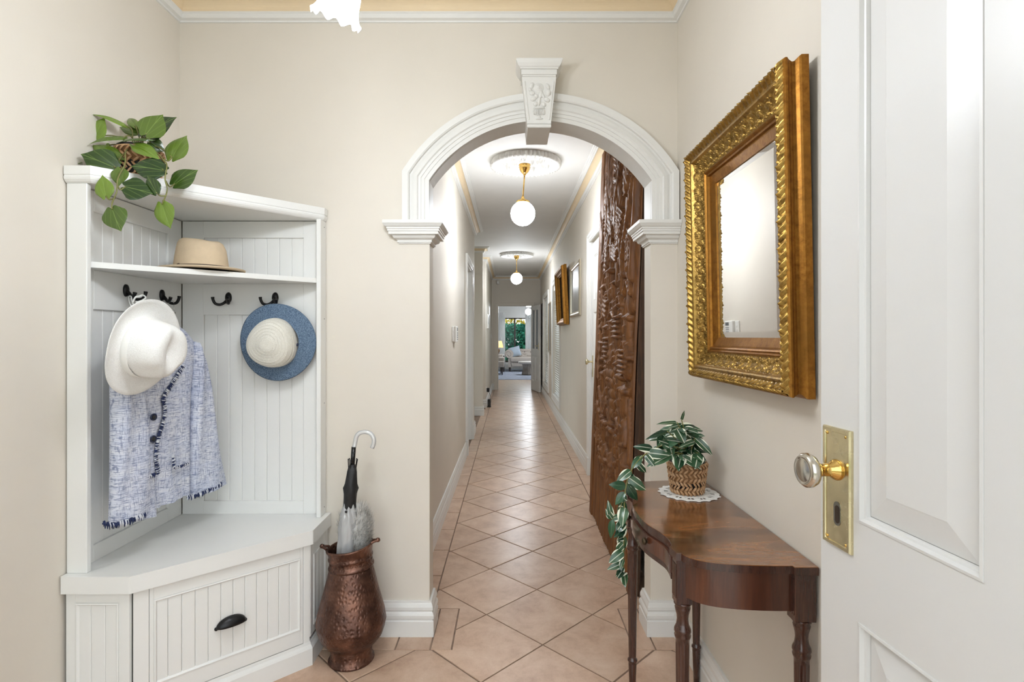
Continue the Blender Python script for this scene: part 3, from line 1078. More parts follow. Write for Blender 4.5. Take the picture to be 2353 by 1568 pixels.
# ---------------------------------------------------------------- corner hall stand
CX, CY = XL + .004, W0 - .004          # inner corner of the unit against the walls
stand = thing('hall_stand', 'white corner hall stand with seat, shelf, hooks and grooved panels', 'hall stand', (-1.15, 1.98, 0))
SEAT = .50
# back panels: frames of stiles and rails with grooved planks between
PT = .018                               # panel thickness
plank_cache = {}


def plank_mesh(w, h):
    key = (round(w, 4), round(h, 4))
    if key not in plank_cache:
        c = .0022
        prof = [(-w / 2, 0), (w / 2, 0), (w / 2, -.008), (w / 2 - c, -.008 - c), (-w / 2 + c, -.008 - c), (-w / 2, -.008)]
        plank_cache[key] = MB().prism(prof, 0, h).mesh('plank', CAB)
    return plank_cache[key]


def grooved(root, M, x0, x1, z0, z1, n, y=0.0):
    """n vertical planks between x0 and x1 in the frame M (local y points into the wall)"""
    w = (x1 - x0) / n
    me = plank_mesh(w - .0006, z1 - z0)
    for i in range(n):
        place('plank', me, root, M @ Matrix.Translation((x0 + (i + .5) * w, y, z0)))


def rect(root, name, M, x0, x1, z0, z1, y0, y1, c=.0012):
    return MB().cbox(x0, x1, y0, y1, z0, z1, c, M).build(name, CAB, root)


TOPZ = 1.735
# right-hand back panel stands on the arch wall, left-hand one on the left wall; local x from the inner corner outwards
MR = frame((CX + .02, CY, 0), (1, 0, 0), (0, 1, 0), (0, 0, 1))
ML = frame((CX, CY - .02, 0), (0, -1, 0), (-1, 0, 0), (0, 0, 1))
for M, wing in ((MR, .575), (ML, .545)):
    a, b, c = .085, wing - .085, wing - .018
    for (x0, x1) in ((.0, a), (b, c)):
        rect(stand, 'stile', M, x0, x1, SEAT, TOPZ - .05, -PT, 0)
    for (z0, z1) in ((SEAT, .553), (1.306, 1.432), (1.618, TOPZ - .05)):
        rect(stand, 'rail', M, a, b, z0, z1, -PT - .0006, 0)
    grooved(stand, M, a, b, .553, 1.306, 8)
    grooved(stand, M, a, b, 1.432, 1.618, 8)
    # front post at the open end
    rect(stand, 'post', M, wing - .018, wing, SEAT, TOPZ - .05, -.062, 0, .002)
    for k, zz in enumerate((.53, .95, 1.29, 1.66) if wing > .56 else ()):
        q = M @ Vector((wing, -.02, zz))
        MB().lathe([(.0001, .0006), (.0022, .0006), (.0024, 0)], 10, axis_frame(q, M.to_3x3() @ Vector((1, 0, 0)), (0, 0, 1))).build('screw', plain('screw_dark', (70, 66, 60), .5, .5) if k == 0 and wing > .56 else bpy.data.materials['screw_dark'], stand)


def corner_poly(xr, d, yl, dl):
    """pentagon of a corner board: reach xr along the right wing with depth d, down to yl on the left wing with depth dl"""
    return [(CX, CY), (CX, yl), (CX + dl, yl), (xr, CY - d), (xr, CY)]


# seat
seat = MB()
sp = corner_poly(-.728, .20, 1.613, .208)
seat.prism(sp, .448, SEAT)
seat_o = seat.build('seat_board', CAB, stand)
bv = seat_o.modifiers.new('bevel', 'BEVEL'); bv.width = .003; bv.segments = 2
# shelf
sh = MB().prism([(CX + .018, CY - .018), (CX + .018, 1.655), (CX + .05, 1.655), (-.765, 2.135), (-.765, CY - .018)], 1.432, 1.450)
sho = sh.build('shelf', CAB, stand)
bv = sho.modifiers.new('bevel', 'BEVEL'); bv.width = .002; bv.segments = 2
# top board with its crown moulding
tl, tr = (-1.270, 1.640), (-.757, 2.172)
MB().prism([(CX, CY), (CX, tl[1]), tl, tr, (tr[0], CY)], TOPZ - .048, TOPZ - .010).build('top_board', CAB, stand)
crown = [(0, TOPZ - .050), (.004, TOPZ - .050), (.009, TOPZ - .046), (.013, TOPZ - .040), (.0145, TOPZ - .034), (.012, TOPZ - .029), (.012, TOPZ - .027), (.014, TOPZ - .026), (.014, TOPZ), (-.01, TOPZ), (-.01, TOPZ - .050)]
MB().sweep([(CX + .0, tl[1]), tl, tr, (tr[0], CY)], [(-w, h) for w, h in crown]).build('crown_moulding', CAB, stand)

# base cabinet
bl0 = (CX + .005, 1.632); bl1 = (-1.1455, 1.632); br0 = (-.745, 2.008); br1 = (-.745, CY)
MB().prism([(CX, CY), bl0, (bl1[0] - .004, bl1[1] + .006), (br0[0] - .006, br0[1] + .004), br1], .02, .448).build('carcass', plain('carcass_gap_shade', (60, 58, 56), .8), stand)  # dark colour stands in for shade in the gaps between fronts
Mleft = frame((bl0[0], bl0[1], 0), (1, 0, 0), (0, 1, 0), (0, 0, 1))
ev = Vector((br0[0] - bl1[0], br0[1] - bl1[1], 0)); LD = ev.length; ev.normalize()
Mdiag = frame((bl1[0], bl1[1], 0), ev, Vector((0, 0, 1)).cross(ev), (0, 0, 1))
Mright = frame((br0[0], br0[1], 0), (0, 1, 0), (-1, 0, 0), (0, 0, 1))
if Mright.to_3x3().determinant() < 0: pass
T = .018


def framed(M, L, name, nplank, left, right, top, bottom, z0, z1, root, proud=0.0):
    """frame-and-plank front; local y = 0 is the carcass face, -y is proud"""
    holder = root
    y0, y1 = -proud - .004, .008
    rect(holder, 'stile', M, 0, left, z0, z1, y0, y1)
    rect(holder, 'stile', M, L - right, L, z0, z1, y0, y1)
    rect(holder, 'rail', M, left, L - right, z1 - top, z1, y0, y1)
    rect(holder, 'rail', M, left, L - right, z0, z0 + bottom, y0, y1)
    if nplank:
        grooved(holder, M, left, L - right, z0 + bottom, z1 - top, nplank, .009)
    pr = [(0, -.012), (0, proud + .006), (.004, proud + .007), (.008, proud + .002), (.011, proud - .001), (.011, -.012)]
    MB().sweep([(left, z0 + bottom), (L - right, z0 + bottom), (L - right, z1 - top), (left, z1 - top)], pr, O=M.translation,
               A=M.to_3x3() @ Vector((1, 0, 0)), B=(0, 0, 1), N=M.to_3x3() @ Vector((0, -1, 0)), closed=True).build('bead', CAB, holder)


framed(Mleft, bl1[0] - bl0[0] - .002, 'side', 3, .030, .032, .033, .04, .09, .447, stand)
framed(Mright, br1[1] - br0[1], 'side', 3, .032, .032, .05, .03, .10, .447, stand)
# tilt-out bin front on the diagonal
rect(stand, 'stile', Mdiag, .006, .046, .02, .447, -.004, .008)
rect(stand, 'stile', Mdiag, LD - .024, LD, .02, .447, -.004, .008)
binfront = empty('bin_front', (0, 0, 0))
binfront.parent = stand
Mb = Mdiag @ Matrix.Translation((.047, 0, 0))
ORI[binfront.name] = Mb.translation.copy(); binfront.location = Mb.translation - origin_of(stand)
framed(Mb, LD - .047 - .025, 'bin', 12, .012, .010, .042, .052, .088, .446, binfront)
# cup pull
cp = MB()
Mc = Mdiag @ Matrix.Translation((.047 + (LD - .072) * .485, -.006, .262))
nu, nv = 15, 8
pts = []
for j in range(nv):
    f = j / (nv - 1) * PI / 2
    for i in range(nu):
        a = PI * i / (nu - 1)
        x = -.047 * math.cos(a); z = .026 * math.sin(a) * math.sin(f) ** .8 if j else 0
        zz = .030 * math.sin(a)
        pts.append(Mc @ Vector((x, -.024 * math.sin(a) ** .7 * math.cos(f), -.012 + zz * math.sin(f))))
cp.grid(pts, nu, nv)
o = cp.build('cup_pull', BLACK, stand, fix=False)
sd = o.modifiers.new('solid', 'SOLIDIFY'); sd.thickness = .0022
for s in (-1, 1):
    MB().lathe([(.006, 0), (.006, .004), (.004, .006), (.0001, .006)], 12, Mc @ Matrix.Translation((s * .045, .0035, -.0135)) @ Matrix.Rotation(R(90), 4, 'X')).build('pull_ear', BLACK, stand)
# plinth
PL = [(-.014, .0), (.014, 0), (.014, .062), (.011, .068), (.006, .076), (.004, .086), (-.014, .086)]
MB().sweep([(CX + .005, bl0[1]), bl1, br0, (br0[0], CY)], [(-w, h) for w, h in PL]).build('plinth', CAB, stand)

# hooks: oval back plate, long upper prong, curled lower prong
def coat_hook(M, side):
    """M: origin on the rail, z out of the rail, y up; side = where the curled arm goes"""
    h = MB()
    M = M @ Matrix.Scale(1.14, 4)
    h.lathe([(.0001, .009), (.006, .0085), (.0105, .006), (.0115, 0)], 18, M @ Matrix.Diagonal((1, 1.7, 1, 1)))
    hk = h.build('coat_hook', BLACK, stand)
    MB().tube(smooth_path([M @ Vector(p) for p in ((0, -.002, .006), (-side * .004, -.014, .018), (-side * .014, -.022, .030), (-side * .020, -.018, .040), (-side * .022, -.008, .045))], 5), [.0058] * 18 + [.006, .0065, .0065], 10).build('prong', BLACK, hk)
    MB().tube(smooth_path([M @ Vector(p) for p in ((0, -.004, .005), (side * .006, -.018, .016), (side * .018, -.026, .024), (side * .030, -.023, .032), (side * .036, -.010, .036), (side * .037, .0, .037))], 5), [.0056] * 22 + [.006, .0064, .0066, .006], 10).build('prong', BLACK, hk)
    return hk


YB, XB = CY - PT, CX + PT               # faces of the two back panels
coat_hook(frame((XB, 1.862, 1.378), (0, 1, 0), (0, 0, 1), (1, 0, 0)), 1)
coat_hook(frame((XB, 2.055, 1.376), (0, 1, 0), (0, 0, 1), (1, 0, 0)), 1)
coat_hook(frame((-1.136, YB, 1.376), (1, 0, 0), (0, 0, 1), (0, -1, 0)), -1)
coat_hook(frame((-.947, YB, 1.376), (1, 0, 0), (0, 0, 1), (0, -1, 0)), -1)

# ---------------------------------------------------------------- hats
def hat_fedora():
    c = Vector((-1.128, 1.975, 1.4505))
    t = thing('fedora_hat', 'tan felt fedora hat lying on the hall stand shelf', 'hat', c)
    m = Matrix.Translation(c + Vector((0, 0, .003))) @ Matrix.Rotation(R(-35), 4, 'Z')
    def mod(a, r, z, i):
        k = 1 + .12 * abs(math.cos(a))
        rr = r * (.93 + .14 * math.cos(a) ** 2)
        if i >= 10:                                   # crown crease
            q = max(0, 1 - r / .07)
            z = z - .022 * q * math.exp(-(rr * math.sin(a) / .022) ** 2)
            z = z - .010 * math.cos(a) * (r / .08)
        return rr, z
    prof = [(.150, .010), (.149, .004), (.138, .003), (.12, .004), (.10, .006), (.0945, .008), (.0935, .014), (.0920, .030), (.0885, .055), (.0840, .082), (.0790, .100), (.072, .112), (.060, .119), (.045, .118), (.022, .116), (.0001, .115)]
    MB().lathe(prof, 64, m, mod).build('crown_and_brim', FELT, t)
    def mod2(a, r, z, i): return r * (.93 + .14 * math.cos(a) ** 2), z
    b = MB().lathe([(.0950, .009), (.0965, .010), (.0962, .019), (.0940, .020)], 64, m, mod2).build('hat_band', LEATHER, t)
    q = m @ Vector((.035, -.093, .015))
    MB().lathe([(.0001, -.006), (.005, -.004), (.006, 0), (.005, .004), (.0001, .006)], 10, Matrix.Translation(q)).build('band_knot', LEATHER, b)


hat_fedora()


def hat_white():
    c = at(322, 797, 1.650)
    t = thing('panama_hat', 'white fedora hanging from the hook over the tweed jacket', 'hat', c)
    ax = Vector((.97, -.14, -.17))
    m = axis_frame(c, ax, (.1, 0, 1))
    # local x = up in the picture, y = sideways
    def mod(a, r, z, i):
        rr = r * (1 + .10 * math.cos(a) ** 2)
        if i <= 6:
            lift = max(0, (r - .09) / .06)
            z = z + .030 * lift ** 1.6 * (.25 + .75 * max(0, math.cos(a)) ** 2) - .010 * lift * max(0, -math.cos(a))
            z += .022 * lift ** 1.4 * abs(math.sin(a)) ** 3
        if i >= 11:
            q = max(0, 1 - r / .075)
            y = rr * math.sin(a); x = rr * math.cos(a)
            z -= .028 * q * math.exp(-(y / .02) ** 2)
        if 8 <= i <= 12:
            # front pinch
            w = math.exp(-((a - PI * .80) / .34) ** 2) + math.exp(-((a - PI * 1.20) / .34) ** 2)
            rr *= 1 - .17 * w * (i - 7) / 5
        return rr, z
    prof = [(q[0] * .95, q[1]) for q in [(.143, .0005), (.1438, .002), (.143, .0035), (.132, .003), (.115, .003), (.098, .005), (.090, .008), (.087, .013), (.0855, .030), (.083, .058), (.079, .085), (.072, .104), (.060, .114), (.043, .117), (.020, .116), (.0001, .115)]]
    MB().lathe(prof, 72, m, mod, cap=False).build('crown_and_brim', STRAWW, t)
    def mod2(a, r, z, i): return r * (1 + .10 * math.cos(a) ** 2), z
    MB().lathe([(.0831, .011), (.0845, .013), (.0835, .031), (.0808, .032)], 72, m, mod2, cap=False).build('hat_band', plain('white_band', (236, 235, 230), .7, var=.02), t)


hat_white()


def hat_blue():
    c = at(639, 787, 2.135)
    t = thing('sun_hat', 'sun hat with wide blue straw brim and ivory crown', 'hat', c)
    ax = Vector((.06, -1, -.06))
    m = axis_frame(c, ax, (0, 0, 1))
    def brimmod(a, r, z, i):
        return r * (1 + .02 * math.cos(2 * a) + .008 * math.sin(3 * a)), z + .006 * (r / .15) ** 2 * math.sin(2 * a + .6)
    MB().lathe([(.085, .014), (.095, .010), (.110, .006), (.128, .004), (.146, .004), (.150, .0025), (.147, .0), (.125, 0), (.095, .005), (.085, .010)], 72, m, brimmod, cap=False).build('brim', STRAWB, t)
    off = m @ Matrix.Translation((-.002, .010, 0))
    def cm(a, r, z, i):
        k = 1 + .035 * math.cos(3 * a + .8) + .03 * math.cos(2 * a + .3)
        return r * k, z
    prof = [(.092, .010), (.094, .014), (.0935, .030), (.0905, .050), (.085, .068), (.076, .080), (.062, .087), (.045, .0895), (.0442, .0905), (.030, .0905), (.0294, .0915), (.015, .091), (.0001, .0915)]
    cr = MB().lathe(prof, 72, off, cm).build('crown', STRAWI, t)
    # stitched rings of the spiral braid
    for rr, zz in ((.0915, .047), (.087, .063), (.079, .0775), (.069, .0842), (.058, .0882), (.047, .0897), (.036, .0908), (.025, .0912)):
        ring = [off @ Vector((rr * (1 + .035 * math.cos(3 * a + .8) + .03 * math.cos(2 * a + .3)) * math.cos(a), rr * (1 + .035 * math.cos(3 * a + .8) + .03 * math.cos(2 * a + .3)) * math.sin(a), zz)) for a in np.linspace(0, 2 * PI, 49)]
        MB().tube(ring, .0009, 5, cap=False).build('braid_ring', STRAWI, cr)
    ql = off @ Matrix.Translation((-.006, -.093, .024)) @ Matrix.Rotation(R(90), 4, 'X')
    MB().lathe([(.0065, -.002), (.0075, 0), (.0065, .002), (.0045, .0015), (.0045, -.0015), (.0065, -.002)], 16, ql @ Matrix.Diagonal((.8, 1.2, 1, 1)), cap=False).build('badge', plain('navy_badge', (30, 40, 70), .4), cr)


hat_blue()

# ---------------------------------------------------------------- tweed jacket on a hanger
JP0 = Vector((-1.240, 1.700, 1.0)); JD = Vector((.22, .976, 0)).normalized(); JN = Vector((.976, -.22, 0)).normalized()


def onj(px, py, off=0.0):
    """point of the jacket's own plane seen at a place of the picture"""
    d = Vector(((px - VPX) / F, 1.0, -(py - VPY) / F))
    o = Vector((0, 0, EYE))
    s = ((JP0 - o).dot(JN) + off) / d.dot(JN)
    return o + d * s


def jc(x, y, off=0.0): return onj(200 + x / 2.529, 620 + y / 2.529, off)


jac = thing('tweed_jacket', 'pale blue and white tweed jacket with navy fringe on hanger', 'jacket', onj(370, 1215))


def loft(rows, depth, base, n=26, folds=None, closed_top=True):
    """rows: (y, xl, xr) in the crop; flattened tube standing off the jacket plane"""
    mb = MB()
    dense = []
    for i in range(len(rows) - 1):
        for k in range(5):
            t = k / 5
            dense.append(tuple(a + (b - a) * t for a, b in zip(rows[i], rows[i + 1])))
    dense.append(rows[-1])
    pts = []
    for ri, (yl, xl, yr, xr) in enumerate(dense):
        a = jc(xl, yl); b = jc(xr, yr)
        c = (a + b) / 2; h = (b - a) / 2
        for k in range(n):
            an = 2 * PI * k / n
            ca, sa = math.cos(an), math.sin(an)
            sx = math.copysign(abs(ca) ** .75, ca); sy = math.copysign(abs(sa) ** .8, sa)
            d = depth(ri / (len(dense) - 1)) * sy
            if folds: d += folds(ca, ri / (len(dense) - 1)) * max(0, sa)
            pts.append(c + h * sx + JN * (base + d))
    mb.grid(pts, n, len(dense), True, True)
    if closed_top: mb.add(pts[:n], [tuple(range(n))])
    return mb


# image-left sleeve, body, image-right sleeve
body_rows = [(318, 300, 296, 470), (335, 250, 305, 496), (375, 190, 352, 560), (420, 160, 405, 605), (470, 150, 455, 620), (580, 145, 560, 612), (750, 150, 700, 596), (900, 190, 900, 588), (1100, 230, 1080, 585), (1250, 270, 1200, 580), (1395, 330, 1292, 576)]
body = loft(body_rows, lambda t: .012 + .018 * min(1, t * 4) + .008 * t, .0, 34, lambda c, t: .008 * t * math.sin(c * 9 + 2) + .006 * math.sin(c * 15 + t * 4) * t).build('body', TWEED, jac)
ls_rows = [(424, 150, 432, 170), (440, 128, 470, 205), (500, 110, 560, 235), (700, 104, 720, 270), (900, 102, 900, 302), (1150, 100, 1130, 322), (1320, 97, 1300, 336), (1470, 92, 1425, 341)]
lsl = loft(ls_rows, lambda t: .016 + .018 * min(1, t * 3), .030, 28, lambda c, t: .006 * math.sin(c * 6 + t * 9)).build('sleeve', TWEED, jac)
rs_rows = [(418, 600, 428, 618), (440, 592, 458, 636), (470, 590, 490, 645), (560, 592, 560, 662), (700, 590, 690, 688), (900, 584, 870, 716), (1100, 578, 1050, 745), (1200, 576, 1150, 765), (1322, 582, 1240, 783)]
rsl = loft(rs_rows, lambda t: .014 + .014 * min(1, t * 3), .014, 28, lambda c, t: .006 * math.sin(c * 5 + t * 8)).build('sleeve', TWEED, jac)
# overlapping front with a curved edge
fl = MB()
edge = [(545, 560), (470, 680), (432, 745), (440, 820), (425, 900), (402, 970), (388, 1080), (400, 1190)]
inner = [(470, 560), (400, 650), (310, 720), (300, 820), (300, 900), (305, 970), (312, 1080), (322, 1205)]
ed = smooth_path([jc(x, y, .050) for x, y in edge], 4); inn = smooth_path([jc(x, y, .046) for x, y in inner], 4)
pts = []
for p, q in zip(ed, inn):
    for k in range(8): pts.append(q + (p - q) * (k / 7) + JN * (.004 * math.sin(k / 7 * PI)))
fl.grid(pts, 8, len(ed))
fo = fl.build('front_overlap', TWEED, jac, fix=False)
sd = fo.modifiers.new('solid', 'SOLIDIFY'); sd.thickness = .005; sd.offset = 0


def fringe(name, path, parent, width=.008, every=.0024, length=.014, jitter=.5, down=None):
    """short yarn ends set along a path: a navy strip and a white strip"""
    random.seed(len(path) * 7 + int(path[0].x * 1000))
    a, b = MB(), MB()
    L = 0
    for i in range(len(path) - 1):
        d = path[i + 1] - path[i]; n = max(1, int(d.length / every))
        for k in range(n):
            p = path[i] + d * (k / n)
            t = d.normalized()
            s = (down if down is not None else JN.cross(t)).normalized()
            ln = length * random.uniform(.6, 1.15)
            q = (a if random.random() < .62 else b)
            q0 = p - s * ln * .45 + JN * random.uniform(.0, .003); q1 = p + s * ln * .6 + t * random.uniform(-1, 1) * .003 + JN * random.uniform(.001, .005)
            q.tube([q0, (q0 + q1) / 2 + JN * .002, q1], [.0016, .0019, .0008], 5)
    a.tube(path, .0030, 6)
    o = a.build(name, NAVY, parent)
    b.build('white_yarn', FRINGEW, o)['kind'] = 'stuff'


fringe('front_fringe', [p + JN * .007 for p in ed], jac)
fringe('collar_fringe', smooth_path([jc(x, y, .034) for x, y in ((485, 300), (510, 345), (540, 385), (552, 400))], 4), jac)
dn = Vector((0, 0, -1))
fringe('cuff_fringe', smooth_path([jc(x, y, .066) for x, y in ((92, 1476), (130, 1486), (200, 1476), (270, 1452), (338, 1424))], 5), lsl, length=.02, every=.0026, down=dn)
fringe('cuff_fringe', smooth_path([jc(x, y, .042) for x, y in ((582, 1325), (640, 1312), (700, 1285), (782, 1243))], 5), rsl, length=.018, every=.0026, down=dn)
fringe('pocket_fringe', smooth_path([jc(x, y, .054) for x, y in ((322, 1208), (360, 1202), (398, 1188))], 4), body, length=.014, down=dn)
fringe('pocket_fringe', smooth_path([jc(x, y, .052) for x, y in ((498, 1085), (500, 1120), (506, 1152), (545, 1142), (588, 1125))], 4), body, length=.010)
for (x, y) in ((380, 857), (378, 985)):
    q = jc(x + 6, y, .060)
    bm_ = axis_frame(q, JN, (0, 0, 1))
    bt = MB().lathe([(.0108, -.002), (.0120, .001), (.0115, .0032), (.0095, .0035), (.0080, .0022), (.0001, .0018)], 24, bm_).build('button', plain('navy_button', (34, 42, 68), .25) if y == 857 else bpy.data.materials['navy_button'], jac)
    MB().lathe([(.0068, .0020), (.0072, .0030), (.0050, .0034), (.0001, .0034)], 20, bm_).build('button_rim', BLACKP, bt)
# hanger
hk = Vector((XB + .035, 2.060, 1.352))
hg = thing('coat_hanger', 'wire hook hanger holding the tweed jacket', 'hanger', hk)
nb = jc(420, 300, .0) + Vector((0, .0, .02))
loop = [hk + Vector((0, -.022, -.008)), hk + Vector((.0, -.012, .006)), hk + Vector((0, .004, .007)), hk + Vector((-.002, .018, -.006)), hk + Vector((-.004, .020, -.026)), hk + Vector((.01, .004, -.046)), nb + Vector((0, .02, .02)), nb + Vector((0, 0, -.01))]
MB().tube(smooth_path(loop, 6), .0016, 6).build('wire_hook', CHROME, hg)
sh_l, sh_r = jc(200, 470, -.004), jc(590, 440, -.004)
MB().tube(smooth_path([sh_l, (sh_l + nb) / 2 + Vector((0, 0, .008)), nb + Vector((0, 0, -.02)), (sh_r + nb) / 2 + Vector((0, 0, .0)), sh_r], 6), .006, 8).build('shoulder_bar', clear('clear_plastic', (.9, .92, .92, 1), .08, .08), hg)
# the ribbon loop of the white hat
rb = thing('hat_loop', 'white ribbon loop tied on the hook above the white hat', 'ribbon', at(297, 684, 1.83))
ribm = plain('white_ribbon', (238, 238, 234), .8, var=.03)
MB().tube(smooth_path([at(306, 712, 1.655), at(298, 697, 1.76), at(296, 684, 1.832), at(301, 681, 1.835), at(304, 694, 1.80), at(312, 708, 1.655)], 5), .003, 6, flat=.4).build('strap', ribm, rb)
MB().tube(smooth_path([at(304, 698, 1.80), at(311, 684, 1.82), at(320, 682, 1.83), at(329, 679, 1.835), at(335, 685, 1.83), at(326, 692, 1.81), at(312, 696, 1.80)], 5), .0045, 6, flat=.5).build('bow', ribm, rb)
# ---------------------------------------------------------------- leaves and plants
def heart_leaf(cup=.10, fold=.12):
    """unit heart-shaped leaf: base at the origin, tip at +y, normal +z, about .98 wide"""
    nu, nv = 13, 14
    T_ = [0, .10, .25, .40, .55, .70, .82, .90, .96, 1.0]
    W_ = [.27, .45, .51, .495, .43, .305, .17, .08, .03, .004]
    pts = []
    for j in range(nv):
        t = (j / (nv - 1)) ** 1.1
        w = float(np.interp(t, T_, W_))
        for i in range(nu):
            s = (i - (nu - 1) / 2) / ((nu - 1) / 2)
            lobe = -.16 * math.sin(PI * min(1, abs(s) ** .9)) * max(0, 1 - t * 2.6)
            y = t * 1.0 + lobe
            pts.append((s * w, y, fold * abs(s) ** .8 * w - cup * 1.6 * (t - .35) ** 2 - .25 * w * (abs(s) ** 3) * fold * 4 - .012 * math.cos(abs(s) * 14 - t * 5) * w))
    return MB().grid(pts, nu, nv).mesh('leaf', LEAF, fix=False)


def lance_leaf(mat):
    nu, nv = 7, 10
    pts = []
    for j in range(nv):
        t = j / (nv - 1)
        w = .29 * math.sin(PI * t ** .72) ** .85 if 0 < t < 1 else 0
        for i in range(nu):
            s = (i - 3) / 3
            pts.append((s * max(w, .004), t, .16 * abs(s) * w - .30 * (t - .25) ** 2))
    return MB().grid(pts, nu, nv).mesh('leaf', mat, fix=False)


HEART = [heart_leaf(.10, .12), heart_leaf(.18, .2), heart_leaf(.05, .06)]
LANCE = [lance_leaf(LEAFV), lance_leaf(LEAFV), lance_leaf(LEAFV), lance_leaf(LEAFG)]


def put_leaf(root, mesh, base, tip, width, normal, ref=.98):
    """leaf from base to tip, full width in metres, face towards normal"""
    y = tip - base; L = y.length; y.normalize()
    n = Vector(normal); n = (n - y * n.dot(y))
    n = n.normalized() if n.length > 1e-5 else Vector((0, -1, 0))
    x = y.cross(n)
    m = frame(base, x, y, n) @ Matrix.Diagonal((width / ref, L, L, 1))
    return place('leaf', mesh, root, m)


def basket(root, c, r0, r1, h, rows, n, liner=True, name='basket'):
    """woven basket: core wall plus slanted herringbone strands"""
    core = MB().lathe([(r0 - .004, 0), (r0 - .002, .001), (r1 - .003, h), (r1 - .008, h), (r0 - .008, .006), (.0001, .006)], 40, Matrix.Translation(c)).build(name, plain('dark_rush', (156, 114, 74), .8) if 'dark_rush' not in bpy.data.materials else bpy.data.materials['dark_rush'], root)
    wv = MB()
    random.seed(int(c.x * 991))
    for j in range(rows):
        for i in range(n):
            a0 = 2 * PI * (i + random.uniform(-.12, .12)) / n
            sl = (1 if j % 2 else -1) * 2 * PI / n * 1.0
            pts = []
            for k in range(4):
                t = k / 3
                z = h * (j + t * 1.12) / rows
                z = min(z, h)
                rr = r0 + (r1 - r0) * z / h + .0012 + .0022 * math.sin(PI * t)
                a = a0 + sl * (t - .5)
                pts.append(c + Vector((rr * math.cos(a), rr * math.sin(a), z)))
            wv.tube(pts, [.0020, .0042, .0042, .0022], 6, flat=.6)
    wv.build('weave', BASKET, core)
    MB().lathe([(r1 - .004, h - .003), (r1 + .002, h - .001), (r1 + .0025, h + .002), (r1 - .002, h + .004), (r1 - .006, h + .001)], 40, Matrix.Translation(c)).build('rim', BASKET, core)
    if liner:
        MB().lathe([(r1 - .011, .02), (r1 - .006, h + .012), (r1 - .009, h + .013), (r1 - .013, h - .012), (.0001, h - .012)], 32, Matrix.Translation(c)).build('liner_pot', BLACKP, root)


pc_ = Vector((-1.245, 1.815, TOPZ))
ph = thing('potted_philodendron', 'trailing heart-leaf plant in a woven basket on top of hall stand', 'plant', pc_)
basket(ph, pc_, .055, .070, .105, 6, 22)


def cz(x, y, Y): return at(130 + x / 3.563, 220 + y / 3.563, Y)


crown_c = pc_ + Vector((0, 0, .12))
PHL = [  # base(crop), tip(crop), width(crop px), Y base, Y tip, normal
    ((560, 245), (285, 125), 105, 1.80, 1.74, (.2, -.5, .9), 1),
    ((310, 342), (386, 172), 125, 1.76, 1.76, (.1, -1, .1), 0),
    ((735, 312), (868, 150), 215, 1.74, 1.76, (.1, -1, .3), 2),
    ((715, 325), (978, 168), 215, 1.79, 1.80, (-.1, -1, .4), 2),
    ((645, 250), (578, 162), 70, 1.84, 1.88, (.4, -1, .2), 1),
    ((690, 300), (505, 245), 110, 1.85, 1.86, (0, -.8, .5), 0),
    ((545, 345), (252, 368), 95, 1.76, 1.70, (0, -.6, .8), 1),
    ((765, 362), (470, 362), 78, 1.72, 1.68, (0, -.45, .9), 1),
    ((470, 585), (195, 472), 215, 1.70, 1.66, (-.1, -1, .3), 0),
    ((508, 520), (272, 392), 120, 1.74, 1.74, (-.2, -1, .4), 0),
    ((872, 610), (600, 568), 185, 1.70, 1.68, (.1, -1, .35), 0),
    ((640, 400), (842, 505), 115, 1.71, 1.70, (.1, -.8, .6), 1),
    ((768, 382), (888, 455), 105, 1.78, 1.80, (0, -1, .2), 0),
    ((945, 505), (1057, 316), 190, 1.76, 1.78, (-.2, -1, .1), 0),
    ((968, 722), (1153, 600), 160, 1.74, 1.76, (-.1, -1, .1), 0),
    ((522, 602), (505, 738), 122, 1.66, 1.65, (.1, -1, .2), 0),
    ((402, 822), (368, 645), 130, 1.63, 1.63, (.1, -1, 0), 0),
    ((565, 745), (785, 800), 170, 1.64, 1.66, (.1, -1, .2), 2),
    ((815, 792), (738, 652), 110, 1.67, 1.67, (0, -1, .1), 0),
    ((455, 932), (521, 1108), 175, 1.625, 1.62, (.1, -1, .1), 0),
    ((862, 890), (926, 1088), 152, 1.69, 1.69, (-.1, -1, .1), 0),
    ((200, 545), (104, 560), 70, 1.70, 1.68, (0, -.5, .8), 0),
    ((640, 470), (560, 400), 90, 1.86, 1.88, (.1, -.7, .6), 0),
    ((430, 410), (350, 420), 60, 1.80, 1.80, (0, -.8, .4), 0),
    ((860, 640), (820, 600), 90, 1.75, 1.74, (0, -1, .3), 0),
]
for (b, tp, w, yb, yt, nrm, kind) in PHL:
    B, Tp = cz(*b, yb), cz(*tp, yt)
    wm = 1.12 * w / 3.563 * (yb + yt) / 2 / F
    put_leaf(ph, HEART[kind], B, Tp, wm, nrm)
